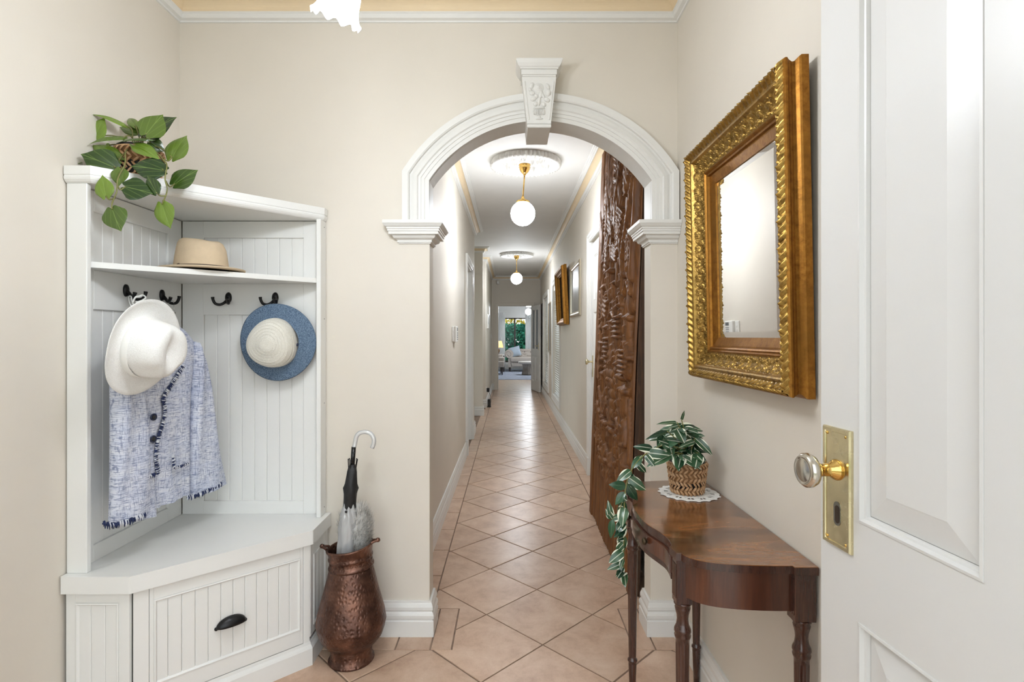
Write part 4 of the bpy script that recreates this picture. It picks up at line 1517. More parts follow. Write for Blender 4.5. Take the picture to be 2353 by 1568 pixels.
vines = [
    [cz(600, 430, 1.79), cz(565, 460, 1.70), cz(560, 560, 1.66), cz(520, 640, 1.645), cz(498, 700, 1.635), cz(492, 790, 1.63), cz(455, 880, 1.625), cz(455, 932, 1.625)],
    [cz(700, 400, 1.79), cz(800, 450, 1.74), cz(870, 520, 1.71), cz(903, 570, 1.70), cz(888, 680, 1.69), cz(906, 760, 1.69), cz(890, 830, 1.69), cz(862, 890, 1.69)],
    [cz(495, 720, 1.635), cz(520, 770, 1.635), cz(565, 745, 1.64)],
    [cz(480, 840, 1.63), cz(430, 850, 1.63), cz(402, 822, 1.63)],
    [cz(898, 820, 1.69), cz(850, 820, 1.68), cz(815, 792, 1.67)],
    [cz(890, 690, 1.69), cz(925, 745, 1.72), cz(968, 722, 1.74)],
    [cz(880, 520, 1.71), cz(915, 535, 1.74), cz(945, 505, 1.76)],
    [cz(600, 440, 1.80), cz(480, 400, 1.78), cz(370, 430, 1.75), cz(240, 490, 1.72), cz(195, 545, 1.70)],
] + [[pc_ + Vector((random.uniform(-.02, .02), random.uniform(-.02, .02), .10)), (cz(*b, yb) + crown_c) / 2 + Vector((0, 0, .02)), cz(*b, yb)] for (b, tp, w, yb, yt, nrm, kind) in PHL[:14]]
for v in vines:
    MB().tube(smooth_path(v, 5), .0021, 6).build('stem', STEM, ph)

# ---------------------------------------------------------------- copper urn, umbrella, duster
uc = Vector((-.598, 2.040, 0))
urn = thing('copper_umbrella_stand', 'hammered copper urn standing on the tiles beside hall stand', 'urn', uc)
up = [(.078, 0), (.083, .001), (.085, .006), (.082, .010), (.077, .013), (.076, .040), (.080, .055), (.078, .060), (.096, .072), (.114, .095), (.124, .122), (.1275, .142), (.129, .147), (.1275, .152),
      (.127, .160), (.1235, .180), (.115, .212), (.103, .255), (.092, .300), (.0835, .335), (.0795, .350)]
MB().lathe(up + [(.0785, .352), (.074, .352), (.090, .28), (.118, .16), (.07, .06), (.0001, .055)], 64, Matrix.Translation(uc)).build('vessel', COPPER, urn)
tiltm = Matrix.Translation(uc + Vector((0, 0, .352))) @ Matrix.Rotation(R(-4), 4, 'Y')
nk = [(.0785, -.004), (.0835, .0), (.0845, .005), (.0815, .010), (.0775, .013), (.0770, .030), (.0815, .034), (.0825, .039), (.0790, .044), (.0785, .050), (.0820, .068), (.0855, .072), (.0865, .077), (.083, .080), (.0795, .077), (.076, .05), (.072, .0)]
neck = MB().lathe(nk, 64, tiltm, lambda a, r, z, i: (r * (1.02 if i > 8 else 1), z + (.014 * math.cos(a) ** 2 * math.copysign(.5, math.cos(a)) if i > 9 else 0) * (1 if i < 15 else .4)), cap=False).build('neck', COPPER, urn)
for sgn in (1, -1):
    q = tiltm @ Vector((sgn * .084, 0, .079 + .006 * sgn))
    pth = [q + Vector((0, -.016, 0)), q + Vector((sgn * .010, -.010, .004)), q + Vector((sgn * .022, -.004, .006)), q + Vector((sgn * .026, .002, .006)), q + Vector((sgn * .012, .008, .004)), q + Vector((0, .016, 0))]
    MB().tube(smooth_path(pth, 5), .005, 8).build('handle_lug', COPPER, urn)
    MB().lathe([(.0001, -.009), (.007, -.006), (.009, 0), (.007, .006), (.0001, .009)], 12, Matrix.Translation(q + Vector((sgn * .022, 0, .007)))).build('handle_rivet', COPPER, urn)
# little punched motifs round the neck
dots = MB()
for k in range(30):
    a = 2 * PI * k / 30
    q = tiltm @ Vector((.0785 * math.cos(a), .0785 * math.sin(a), .0215))
    dots.lathe([(.0045, 0), (.0038, .0016), (.0022, .0008), (.0001, .0006)], 8, axis_frame(q - Vector((math.cos(a), math.sin(a), 0)) * .0012, (math.cos(a), math.sin(a), 0), (0, 0, 1)))
dots.build('punched_band', COPPER, neck)

b0 = Vector((-.600, 2.030, .06)); tdir = (at(812, 1040, 2.05) - at(797, 1250, 2.04)).normalized()
base_pt = at(797, 1250, 2.035)
ub = thing('umbrella', 'clear furled umbrella with black collar and crook handle in copper urn', 'umbrella', base_pt - tdir * .33)


def up_(t, x=0, y=0):
    """along the umbrella from the rim of the urn upwards"""
    return base_pt + tdir * t + Vector((x, y, 0))


def vinyl():
    m = clear('clear_vinyl', (.92, .93, .94, 1), .18, .12)
    nt = m.node_tree
    o = nt.nodes['Material Output']; src = o.inputs[0].links[0].from_socket
    d = nt.nodes.new('ShaderNodeBsdfDiffuse'); d.inputs[0].default_value = (.92, .93, .94, 1)
    x = nt.nodes.new('ShaderNodeMixShader'); x.inputs[0].default_value = .38
    nt.links.new(src, x.inputs[1]); nt.links.new(d.outputs[0], x.inputs[2]); nt.links.new(x.outputs[0], o.inputs[0])
    return m


CLEAR = vinyl()
L_ = lambda py: (at(797, py, 2.04) - base_pt).z / tdir.z
mu = axis_frame(base_pt, tdir, (1, 0, 0))
def pleat(a, r, z, i): return r * (1 + .16 * math.sin(a * 7 + z * 40)), z
MB().lathe([(.010, -.30), (.022, -.22), (.031, -.10), (.033, .0), (.032, .06), (.028, .11), (.023, L_(1168)), (.018, L_(1150))], 56, mu, pleat, cap=False).build('canopy', CLEAR, ub)
bl = plain('black_nylon', (26, 26, 27), .55, var=.2, scale=40, bump=.5, bscale=60)
MB().lathe([(.018, L_(1170)), (.0225, L_(1165)), (.0235, L_(1135)), (.0265, L_(1122)), (.021, L_(1112)), (.0195, L_(1085)), (.014, L_(1072)), (.006, L_(1066))], 40, mu, lambda a, r, z, i: (r * (1 + .10 * math.sin(a * 4 + z * 60)), z)).build('collar', bl, ub)
for k in range(7):
    a = 2 * PI * k / 7
    q0 = mu @ Vector((.013 * math.cos(a), .013 * math.sin(a), L_(1082))); q1 = mu @ Vector((.017 * math.cos(a), .017 * math.sin(a), L_(1060)))
    MB().tube([q0, q1, q1 + tdir * .008], [.0016, .0016, .0024], 6).build('rib_tip', BLACK, ub)
MB().tube([up_(-.34), up_(L_(1060))], .004, 8).build('shaft', BLACK, ub)
MB().tube([up_(L_(1075)), up_(L_(1028))], .0085, 14).build('grip', plain('black_gloss', (16, 16, 17), .2), ub)
hook = [up_(L_(1034))] + [at(x, y, 2.05) for x, y in ((816, 1018), (819, 1004), (826, 996), (838, 993), (850, 996), (858, 1006), (859, 1018), (855, 1030))]
MB().tube(smooth_path(hook, 6), .0082, 12).build('crook_handle', vinyl(), ub)
MB().lathe([(.0001, .001), (.0045, 0), (.005, -.001)], 12, axis_frame(at(795, 1177, 2.005), (0, -1, 0))).build('press_stud', BLACK, ub)
# feather duster
dc = at(816, 1228, 2.065)
du = thing('feather_duster', 'fluffy grey feather duster standing in the copper urn', 'duster', dc - Vector((0, 0, .36)))
MB().tube([dc - Vector((0, 0, .36)), dc + Vector((0, 0, .06))], .006, 8).build('handle', plain('duster_handle', (90, 80, 70), .5), du)
random.seed(11)
fa, fb = MB(), MB()
fa.lathe([(.0001, -.10), (.020, -.09), (.040, -.05), (.052, .0), (.054, .03), (.046, .07), (.030, .10), (.012, .118), (.0001, .122)], 40, Matrix.Translation(dc + Vector((.002, 0, 0))) @ Matrix.Diagonal((1, .75, 1, 1)), lambda a, r, z, i: (r * (1 + .10 * math.sin(9 * a + z * 60) + .06 * math.sin(23 * a)), z))
for k in range(2600):
    u = random.random(); a = random.uniform(0, 2 * PI)
    z = -.06 + .16 * u
    rs_ = .9 * float(np.interp(z, [-.1, -.05, 0, .03, .07, .10, .12], [.0, .040, .052, .054, .046, .03, .0]))
    s = dc + Vector((.002, 0, z)) + Vector((rs_ * math.cos(a), rs_ * math.sin(a) * .75, 0))
    rr = .034 * (1 - .55 * max(0, u - .45)) * random.uniform(.55, 1)
    up1 = random.uniform(.005, .035)
    e_ = s + Vector((rr * math.cos(a), rr * math.sin(a) * .72, up1))
    mdl = s + Vector((rr * .6 * math.cos(a), rr * .6 * math.sin(a) * .72, up1 * .35))
    wv = Vector((-math.sin(a), math.cos(a), .2)) * .0014
    (fa if random.random() < .62 else fb).add([s - wv, s + wv, mdl + wv, mdl - wv, e_], [(0, 1, 2, 3), (3, 2, 4)])
def feather(name, rgb):
    t = NT(name)
    d = t.n('ShaderNodeBsdfDiffuse'); d.inputs[0].default_value = lin(rgb)
    r = t.n('ShaderNodeBsdfTranslucent'); r.inputs[0].default_value = lin(rgb)
    m = t.n('ShaderNodeMixShader'); m.inputs[0].default_value = .5
    t.l(d.outputs[0], m.inputs[1]); t.l(r.outputs[0], m.inputs[2]); t.l(m.outputs[0], t.nt.nodes['Material Output'].inputs[0])
    return t.m


fl_ = fa.build('feathers', feather('white_feather', (244, 243, 240)), du, fix=False); fl_['kind'] = 'stuff'
f2_ = fb.build('grey_feathers', feather('grey_feather', (190, 189, 187)), du, fix=False); f2_['kind'] = 'stuff'

# ---------------------------------------------------------------- console table
TZ, TYC = .710, 1.553
HALF = [(0, .368), (.04, .3685), (.08, .3725), (.115, .3815), (.150, .392), (.178, .3985), (.205, .3990), (.228, .3965), (.240, .3945)]
BLK = [(.242, .3885), (.284, .3920), (.285, .4035)]
SIDE = [(.300, .4085), (.318, .4225), (.334, .450), (.344, .485), (.350, .525), (.3535, .57), (.3545, .629)]
BLK2 = [(.3555, .629), (.3625, .629), (.3625, XR - .004)]
def dense(pts, n=5): return [(q.x, q.y) for q in smooth_path([(p[0], p[1], 0) for p in pts], n)]
HALF, SIDE = dense(HALF, 3), dense(SIDE, 5)
half_out = HALF + BLK + SIDE + BLK2
def outline(pts, ins=0.0):
    up_h = [(x + ins, TYC + s - (ins if s > .3 else ins * .3)) for s, x in pts]
    dn_h = [(x + ins, TYC - s + (ins if s > .3 else ins * .3)) for s, x in pts]
    return dn_h[::-1] + up_h[1:]
tab = thing('console_table', 'mahogany serpentine console table against the right wall', 'table', (.55, TYC, 0))
tt = MB(); tt.prism(outline(half_out), TZ - .018, TZ)
top = tt.build('table_top', FLAME, tab, loc=(.55, TYC, TZ))
bv = top.modifiers.new('bevel', 'BEVEL'); bv.width = .0025; bv.segments = 2; bv.limit_method = 'ANGLE'
# dark crossbanded edge strip
eo = outline(half_out)
es = MB().sweep(eo, [(-.0005, TZ - .0182), (.0012, TZ - .0182), (.0016, TZ - .010), (.0012, TZ - .002), (-.0005, TZ - .002)] if False else [(.0005, TZ - .0182), (-.0012, TZ - .0182), (-.0018, TZ - .010), (-.0012, TZ - .0015), (.0005, TZ - .0015)])
es.build('edge_band', MAHOGL, top)


def apron(pts, ins, th, z0, z1, name, mat=MAHOG, smooth=False):
    mb = MB()
    mb.sweep(pts, [(0, z0), (0, z1), (th, z1), (th, z0)], smooth=smooth)
    return mb.build(name, mat, tab)


ins = .014
side_pts = [(x + ins, TYC - s + ins * .7) for s, x in [(.285, .3965)] + SIDE]
apron(side_pts, 0, .014, .604, TZ - .018, 'side_apron')
apron([(x, 2 * TYC - y) for x, y in side_pts][::-1], 0, .014, .604, TZ - .018, 'side_apron')
fr = [(x + .012, TYC + s) for s, x in HALF]
fr = [(x, 2 * TYC - y) for x, y in fr[::-1]] + fr[1:]
apron(fr[::-1], 0, -.014, .628, .642, 'drawer_rail', MAHOGL)
apron(fr[::-1], 0, -.010, TZ - .026, TZ - .018, 'drawer_rail', MAHOGL)
dr_pts = [(x - .003, y) for x, y in fr]
dm = MB(); dm.sweep(dr_pts[::-1], [(0, .643), (0, TZ - .0275), (-.014, TZ - .0275), (-.014, .643)])
drawer = dm.build('drawer', MAHOG, tab)
kq = Vector((.3655 + .012 - .003 + .0, 1.455, .665))
kq = Vector((.3790, 1.4575, .6665))
MB().lathe([(.0115, -.002), (.0120, .001), (.0095, .003), (.0045, .004), (.0040, .011), (.0085, .013), (.0095, .017), (.0075, .021), (.0001, .0225)], 22, axis_frame(kq, (-1, -.12, 0), (0, 0, 1))).build('knob', plain('antique_bronze', (74, 62, 46), .4, .8), drawer)
MB().lathe([(.0115, -.002), (.0120, .001), (.0095, .003), (.0045, .004), (.0040, .011), (.0085, .013), (.0095, .017), (.0075, .021), (.0001, .0225)], 22, axis_frame(Vector((.3790, 2 * TYC - 1.4575, .6665)), (-1, .12, 0), (0, 0, 1))).build('knob', bpy.data.materials['antique_bronze'], drawer)
LEGP = [(.0205, .586), (.0205, .582), (.0165, .578), (.0185, .573), (.0175, .568), (.0145, .556), (.0135, .545), (.0150, .532), (.0195, .522), (.0200, .516), (.0175, .512), (.0195, .507), (.0185, .502), (.0165, .498)]
def reed(a, r, z, i): return (r * (1 + .07 * math.cos(8 * a)) if .14 < z < .49 else r), z
def leg(cx, cy, blk):
    q = MB()
    q.lathe(LEGP + [(.0160, .49), (.0158, .487), (.0150, .40), (.0138, .30), (.0125, .20), (.0118, .145), (.0118, .138), (.0160, .134), (.0165, .129), (.0125, .124), (.0135, .12), (.0115, .06), (.0095, .0)], 40, Matrix.Translation((cx, cy, 0)), reed)
    o = q.build('leg', MAHOGL, tab)
    bk = MB()
    bk.cbox(cx - blk[0], cx + blk[1], cy - blk[2], cy + blk[3], .585, TZ - .0185, .0015)
    for k in range(4):
        yy = cy - .012 + k * .008
        bk.box(cx - blk[0] - .0012, cx - blk[0] + .002, yy - .0022, yy + .0022, .60, TZ - .03)
    bk.build('leg_block', MAHOGL, o)
leg(.4135, 1.290, (.020, .018, .018, .018)); leg(.4135, 2 * TYC - 1.290, (.020, .018, .018, .018))
leg(.6555, 1.2115, (.024, .024, .018, .018)); leg(.6555, 2 * TYC - 1.2115, (.024, .024, .018, .018))

# doily
dq = Vector((.582, 1.752, TZ))
do = thing('lace_doily', 'round white lace doily under the plant on console table', 'doily', dq)
dl = MB()
nseg = 120
ringr = [(.030, .0015), (.060, .0018), (.066, .0022), (.078, .0018), (.092, .0014)]
vs = [dq + Vector((0, 0, .0015))]
for j, (rr, zz) in enumerate(ringr):
    for k in range(nseg):
        a = 2 * PI * k / nseg
        r2 = rr * (1 + (.035 * abs(math.sin(a * 9)) - .01 if j == 4 else 0))
        vs.append(dq + Vector((min(r2 * math.cos(a), XR - .004 - dq.x), r2 * math.sin(a), zz)))
fs = [(0, 1 + k, 1 + (k + 1) % nseg) for k in range(nseg)]
for j in range(len(ringr) - 1):
    for k in range(nseg):
        if j in (2,) and (k % 10) in (3, 4, 6, 7): continue
        if j in (1,) and (k % 6) in (2,): continue
        fs.append((1 + j * nseg + k, 1 + j * nseg + (k + 1) % nseg, 1 + (j + 1) * nseg + (k + 1) % nseg, 1 + (j + 1) * nseg + k))
dl.add(vs, fs)
o = dl.build('lace', LACE, do, fix=False)
sd = o.modifiers.new('solid', 'SOLIDIFY'); sd.thickness = .001
wv = MB()
for k in range(18):
    a = 2 * PI * (k + .5) / 18
    q = dq + Vector((min(.0915 * math.cos(a), XR - .02 - dq.x), .0915 * math.sin(a), .0015))
    ring = [q + Vector((.006 * math.cos(t), .006 * math.sin(t), .0005)) for t in np.linspace(0, 2 * PI, 13)]
    wv.tube(ring, .0011, 5, cap=False)
wv.build('scalloped_edge', LACE, do)

# variegated plant
vc = Vector((.578, 1.757, TZ + .003))
vp = thing('potted_tradescantia', 'variegated trailing plant in a small woven basket on the table', 'plant', vc)
basket(vp, vc, .048, .0605, .098, 7, 26)
rg = random.Random(5)
def vleaf(b, t, w, n): put_leaf(vp, rg.choice(LANCE), b, t, w, n, .56)
tops = vc + Vector((0, 0, .105))
stems_end = []
for k in range(24):
    a = 2 * PI * k / 24 + rg.uniform(-.15, .15)
    rad = rg.uniform(.02, .095) * (1.0 if math.cos(a) < .2 else .55)
    hgt = rg.uniform(.04, .115) - rad * .25
    e_ = tops + Vector((rad * math.cos(a) - .018, rad * math.sin(a) * .9, hgt))
    mid = tops + Vector((rad * .35 * math.cos(a) - .005, rad * .35 * math.sin(a), hgt * .75))
    MB().tube(smooth_path([vc + Vector((.018 * math.cos(a), .018 * math.sin(a), .085)), mid, e_], 5), .0022, 6).build('stem', STEM, vp)
    for j in range(5):
        b_ = mid + (e_ - mid) * (.2 + .2 * j)
        da = a + (j - 2) * 1.15 + rg.uniform(-.4, .4)
        d = Vector((math.cos(da), math.sin(da), rg.uniform(-.7, .35))).normalized()
        ln = rg.uniform(.046, .078)
        tp = b_ + d * ln
        if tp.x > XR - .006: d.x = -abs(d.x); tp = b_ + d * ln
        vleaf(b_, tp, ln * rg.uniform(.36, .50), (rg.uniform(-.4, .2), -.7, .8))
for (b, t, w) in (((690, 450), (705, 590), 100), ((880, 440), (855, 570), 115), ((850, 300), (1012, 450), 75), ((850, 330), (720, 375), 60), ((660, 380), (545, 325), 70), ((640, 440), (430, 545), 95), ((690, 215), (760, 335), 110), ((730, 140), (752, 68), 30), ((690, 160), (525, 165), 40), ((600, 240), (420, 300), 45)):
    B = at(1380 + b[0] / 3.92, 930 + b[1] / 3.92, 1.70); T_ = at(1380 + t[0] / 3.92, 930 + t[1] / 3.92, 1.665)
    vleaf(B, T_, w / 3.92 * 1.68 / F, (-.2, -1, .5))
    MB().tube(smooth_path([tops + Vector((0, 0, -.02)), (tops + B) / 2 + Vector((0, -.01, .012)), B], 4), .0018, 5).build('stem', STEM, vp)
# trailing runner over the front of the table
run = [tops + Vector((-.02, -.02, -.005)), Vector((.500, 1.715, .872)), Vector((.425, 1.690, .850)), Vector((.372, 1.665, .800)), Vector((.352, 1.648, .735)), Vector((.349, 1.640, .665)), Vector((.347, 1.638, .600)), Vector((.345, 1.636, .540)), Vector((.347, 1.636, .500))]
rp = smooth_path(run, 8)
MB().tube(rp, .0020, 6).build('stem', STEM, vp)
for k in range(34):
    t = .16 + .84 * k / 33
    i = min(len(rp) - 2, int(t * (len(rp) - 1)))
    p = rp[i]
    a = rg.uniform(0, 2 * PI)
    d = Vector((math.cos(a) * .8 - .25, math.sin(a) * .6 - .25, rg.uniform(-1.2, .25))).normalized()
    ln = rg.uniform(.038, .066) * (1 - .35 * max(0, t - .6))
    if p.z < .75 and d.x > 0: d.x *= -.6
    vleaf(p, p + d * ln, ln * rg.uniform(.40, .55), (-.5, -1, .35))
side = [rp[20], Vector((.380, 1.66, .82)), Vector((.345, 1.650, .735)), Vector((.315, 1.645, .690)), Vector((.307, 1.640, .664))]
MB().tube(smooth_path([rp[30], Vector((.335, 1.645, .690)), Vector((.312, 1.640, .664))], 5), .0016, 5).build('stem', STEM, vp)
for (dx, dz) in ((-.014, .055), (-.006, -.06), (.030, .012), (-.02, .03)):
    b_ = Vector((.312, 1.640, .664)); vleaf(b_, b_ + Vector((dx, -.005, dz)), .021, (-.2, -1, .1))

# ---------------------------------------------------------------- gilt mirror on the right wall
# local frame: x = along the wall towards the camera (-Y), y = up, z = out of the wall (-X)
MW, MH = .668, .768
mo = Vector((.672, (1.198 + 1.866) / 2, (1.849 + 1.078) / 2))
lean = R(1.15)
zx = Vector((-math.cos(lean), 0, -math.sin(lean)))
yx = Vector((-math.sin(lean), 0, math.cos(lean)))
MM = frame(mo, (0, -1, 0), yx, zx)
mir = thing('gilt_mirror', 'ornate antique gold framed mirror hanging above the console table', 'mirror', mo)
# frame swept round the rectangle; profile (inset from the outer edge, height off the wall)
prof = [(0, 0), (0, .016), (.003, .020), (.010, .026), (.011, .032), (.008, .040), (.004, .046), (.004, .050), (.006, .054)]
leafband = [(.006 + .026 * t, .054 + .012 * math.sin(PI * t)) for t in np.linspace(.04, .96, 18)]
fill = [(.034, .052), (.036, .0545), (.041, .0555), (.045, .0535), (.047, .050)]
covp = [(.047 + .040 * t, .050 - .026 * math.sin(PI / 2 * t) ** .8) for t in np.linspace(.04, 1, 28)]
inn_ = [(.090, .026), (.094, .028), (.097, .025), (.099, .022), (.102, .024), (.106, .022), (.108, .015), (.112, .0145), (.134, .008), (.136, .0075), (.136, .004)]
allp = prof + leafband + fill + covp + inn_
lb0, lb1 = len(prof), len(prof) + len(leafband)
cv0, cv1 = lb1 + len(fill), lb1 + len(fill) + len(covp)


def gilt_sheet(i0, i1, step, name, parent, orn, mat):
    """part of the frame profile i0..i1 taken round the four sides with carved relief orn(s, q)"""
    seg = allp[i0:i1]
    k = len(seg)
    mb = MB()
    corners = [(-MW / 2, -MH / 2), (MW / 2, -MH / 2), (MW / 2, MH / 2), (-MW / 2, MH / 2)]
    for c in range(4):
        a = Vector(corners[c]); b = Vector(corners[(c + 1) % 4])
        d = (b - a); L = d.length; d.normalize(); n = Vector((-d.y, d.x))
        m = max(2, int(L / step)) if orn else 2
        pts = []
        for i in range(m):
            t = i / (m - 1)
            for j, (w, h) in enumerate(seg):
                s = w + (L - 2 * w) * t
                p = a + d * s + n * w
                hh = h + (orn(s, j / (k - 1), L) if orn else 0)
                pts.append(MM @ Vector((p.x, p.y, hh)))
        mb.grid(pts, k, m, smooth=bool(orn))
    return mb.build(name, mat, parent, fix=False)


def orn_leaf(s, q, L):
    # pairs of slim leaves springing from the band's middle, with a bud every third pair
    if q <= 0 or q >= 1: return 0
    p = .0205
    v = abs(q - .5) * 2
    u = ((s - .017 * v + (.5 * p if q > .5 else 0)) / p) % 1.0
    env = math.sin(PI * q) ** .4
    blade = max(0, 1 - abs(u - .45) / .34) ** .6
    vein = .30 * math.cos((u - .45) * 34) * (blade > 0)
    bud = max(0, 1 - math.hypot((s % .0615) - .03, (q - .5) * .028) / .0075)
    return env * (.0062 * blade + .0016 * vein - .0045) + .005 * bud


def orn_cove(s, q, L):
    if q <= 0 or q >= 1: return 0
    P_ = .048
    u = s % P_
    du, dq_ = u - P_ / 2, (q - .42) * .046
    r = math.hypot(du, dq_); an = math.atan2(dq_, du)
    h = 0.0
    if r < .014: h = .0050 * math.cos(r / .014 * PI / 2) + .0026 * math.cos(5 * an + r * 700) * (r / .014)
    for (cu, cq, rr0, sg) in ((.007, .78, .010, 1), (.041, .78, .010, -1), (.005, .18, .008, -1), (.043, .18, .008, 1), (.024, .90, .007, 1)):
        x, y_ = u - cu, (q - cq) * .046
        r2 = math.hypot(x, y_)
        if r2 < rr0: h = max(h, .0042 * (1 - (r2 / rr0) ** 2) + .0022 * math.cos(sg * math.atan2(y_, x) + r2 * 1500))
    h += .0013 * math.sin(s * 1350 + 6 * math.sin(q * 17)) * math.sin(q * 46 + s * 210)
    return h * min(1, 7 * q) * min(1, 7 * (1 - q))


gilt_sheet(0, lb0 + 1, .5, 'frame_side', mir, None, GOLDS)
gilt_sheet(lb0 - 1, lb1 + 1, .0014, 'leaf_border', mir, orn_leaf, GOLD)
gilt_sheet(lb1, cv0 + 1, .5, 'fillet', mir, None, GOLD)
gilt_sheet(cv0 - 1, cv1 + 1, .0014, 'scroll_cove', mir, orn_cove, GOLD)
gilt_sheet(cv1 - 1, len(allp), .5, 'inner_slip', mir, None, GOLDS)
# bevelled glass
gw, gh = MW / 2 - .1355, MH / 2 - .1355
mt = NT('mirror_silver'); SILVER = mt.out((.90, .905, .90, 1), .012, 1)
gm = MB()
vs = [MM @ Vector(p) for p in ((-gw, -gh, .0045), (gw, -gh, .0045), (gw, gh, .0045), (-gw, gh, .0045), (-gw + .018, -gh + .018, .0062), (gw - .018, -gh + .018, .0062), (gw - .018, gh - .018, .0062), (-gw + .018, gh - .018, .0062))]
gm.add(vs, [(4, 5, 6, 7), (0, 1, 5, 4), (1, 2, 6, 5), (2, 3, 7, 6), (3, 0, 4, 7)])
gm.build('mirror_glass', SILVER, mir)
MB().box(-MW / 2 + .004, MW / 2 - .004, -MH / 2 + .004, MH / 2 - .004, .0, .003, MM).build('backing_board', plain('backing', (70, 52, 34), .8), mir)
# ---------------------------------------------------------------- tall carved board leaning in the hallway
PY0, PY1, PZ1 = 2.535, 3.765, 2.492
PX0, PX1 = .572, .662                   # face at the floor and at the top
pth_ = .036
zup = Vector((PX1 - PX0, 0, PZ1)).normalized()
MPn = frame((PX0, PY0, .004), (0, 1, 0), zup, Vector((0, 1, 0)).cross(zup))
outn = MPn.to_3x3() @ Vector((0, 0, 1))
if outn.x > 0:
    MPn = frame((PX0, PY0, .004), (0, 1, 0), zup, -outn)
PW, PH = PY1 - PY0, PZ1 / zup.z - .01
board = thing('carved_wood_panel', 'tall carved wooden relief board leaning on right hallway wall', 'carving', (PX0, (PY0 + PY1) / 2, 0))
NU, NV = 300, 560
uu, vv = np.meshgrid(np.linspace(0, PW, NU), np.linspace(0, PH, NV))
Hh = np.full_like(uu, -.004)
rs = np.random.RandomState(21)


def cap(u0, v0, u1, v1, r, h, ribs=0, taper=.6):
    """raised bar from one point to another"""
    global Hh
    du, dv = u1 - u0, v1 - v0
    L2 = du * du + dv * dv + 1e-9
    t = np.clip(((uu - u0) * du + (vv - v0) * dv) / L2, 0, 1)
    d = np.hypot(uu - u0 - t * du, vv - v0 - t * dv)
    rr = r * (1 - (1 - taper) * t)
    q = np.sqrt(np.clip(1 - (d / rr) ** 2, 0, 1))
    s = q * h
    if ribs: s = s * (.82 + .18 * np.cos(t * ribs * 2 * PI))
    Hh = np.maximum(Hh, np.where(d < rr, s, -1))


def leafs(u0, v0, u1, v1, w, h, n=7):
    """broad ribbed leaf"""
    global Hh
    du, dv = u1 - u0, v1 - v0
    L = math.hypot(du, dv)
    t = ((uu - u0) * du + (vv - v0) * dv) / L / L
    x = ((uu - u0) * -dv + (vv - v0) * du) / L
    ww = w * np.sin(PI * np.clip(t, .001, .999)) ** .6
    ins = (t > 0) & (t < 1) & (np.abs(x) < ww)
    q = np.clip(1 - np.abs(x) / (ww + 1e-6), 0, 1)
    s = h * (.55 + .45 * np.clip(q * 2.2, 0, 1)) + .0035 * np.cos((t * n + np.abs(x) / w * 1.3) * 2 * PI)
    Hh = np.maximum(Hh, np.where(ins, s, -1))


def block(u0, v0, w, l, ang, h, ribs, axis=0):
    """ribbed basket / cloth patch"""
    global Hh
    c, s_ = math.cos(ang), math.sin(ang)
    a = (uu - u0) * c + (vv - v0) * s_; b = -(uu - u0) * s_ + (vv - v0) * c
    ins = (np.abs(a) < w) & (np.abs(b) < l)
    rib = np.cos((b if axis else a) / (l if axis else w) * ribs * PI)
    Hh = np.maximum(Hh, np.where(ins, h + .004 * rib, -1))


def head(u, v, r, h):
    cap(u, v - r * .5, u, v + r * .55, r * .82, h, 0, .9)
    cap(u, v - r * .25, u, v + r * .15, r * .20, h + .010, 0, .8)
    for s in (-1, 1): cap(u + s * r * .36, v + r * .22, u + s * r * .36 + .001, v + r * .24, r * .17, h + .003)
    cap(u - r * .25, v - r * .55, u + r * .25, v - r * .55, r * .10, h + .004)
    cap(u - r * .7, v + r * .8, u + r * .7, v + r * .8, r * .3, h + .004, 5, 1)


# lower quarter: plain upright ribs, then figures, then reeds, leaves and baskets to the top
for k in range(22):
    u = .04 + k * PW / 22
    cap(u, -.02, u + rs.uniform(-.012, .012), rs.uniform(.30, .60), rs.uniform(.022, .034), rs.uniform(.008, .020), 0, .7)
for k in range(46):
    u, v = rs.uniform(.05, PW - .05), rs.uniform(.45, PH - .02)
    L = rs.uniform(.15, .40); sl = rs.uniform(-.10, .10)
    cap(u, v, u + sl, v + L, rs.uniform(.020, .036), rs.uniform(.012, .026), 0, rs.uniform(.4, .9))
for (v0, n, r) in ((.66, 6, .066), (.92, 5, .072), (1.24, 5, .066), (1.52, 5, .058), (1.86, 4, .050), (2.12, 3, .046)):
    for k in range(n):
        u = .09 + (PW - .2) * (k + rs.uniform(.2, .8)) / n; v = v0 + rs.uniform(-.05, .05)
        hh = rs.uniform(.034, .044)
        head(u, v, r * rs.uniform(.85, 1.1), hh)
        cap(u, v - r * 1.3, u + rs.uniform(-.03, .03), v - r * 1.3 - rs.uniform(.10, .17), r * rs.uniform(.85, 1.05), .032, rs.choice([0, 3, 4, 5]), .8)
        for s_ in (-1, 1):
            e1 = (u + s_ * r * 1.3, v - r * rs.uniform(2.0, 2.8))
            cap(u + s_ * r * .7, v - r * 1.3, e1[0], e1[1], r * .30, .038, 0, .85)
            cap(e1[0], e1[1], u + s_ * r * rs.uniform(.0, .5), e1[1] + r * rs.uniform(-.4, 1.2), r * .27, .044, 0, .8)
for (u, v, du_, dv_, w) in ((.95, 2.02, -.05, .26, .075), (.62, 2.10, .06, .24, .065), (.30, 1.95, -.04, .34, .08), (1.08, 1.62, .0, .30, .085), (.86, 1.60, -.06, .26, .075), (.20, 1.55, .05, .26, .06), (.45, 1.66, .03, .24, .06), (1.05, 1.30, .02, .22, .07)):
    leafs(u, v, u + du_, v + dv_, w, rs.uniform(.034, .046), rs.randint(6, 9))
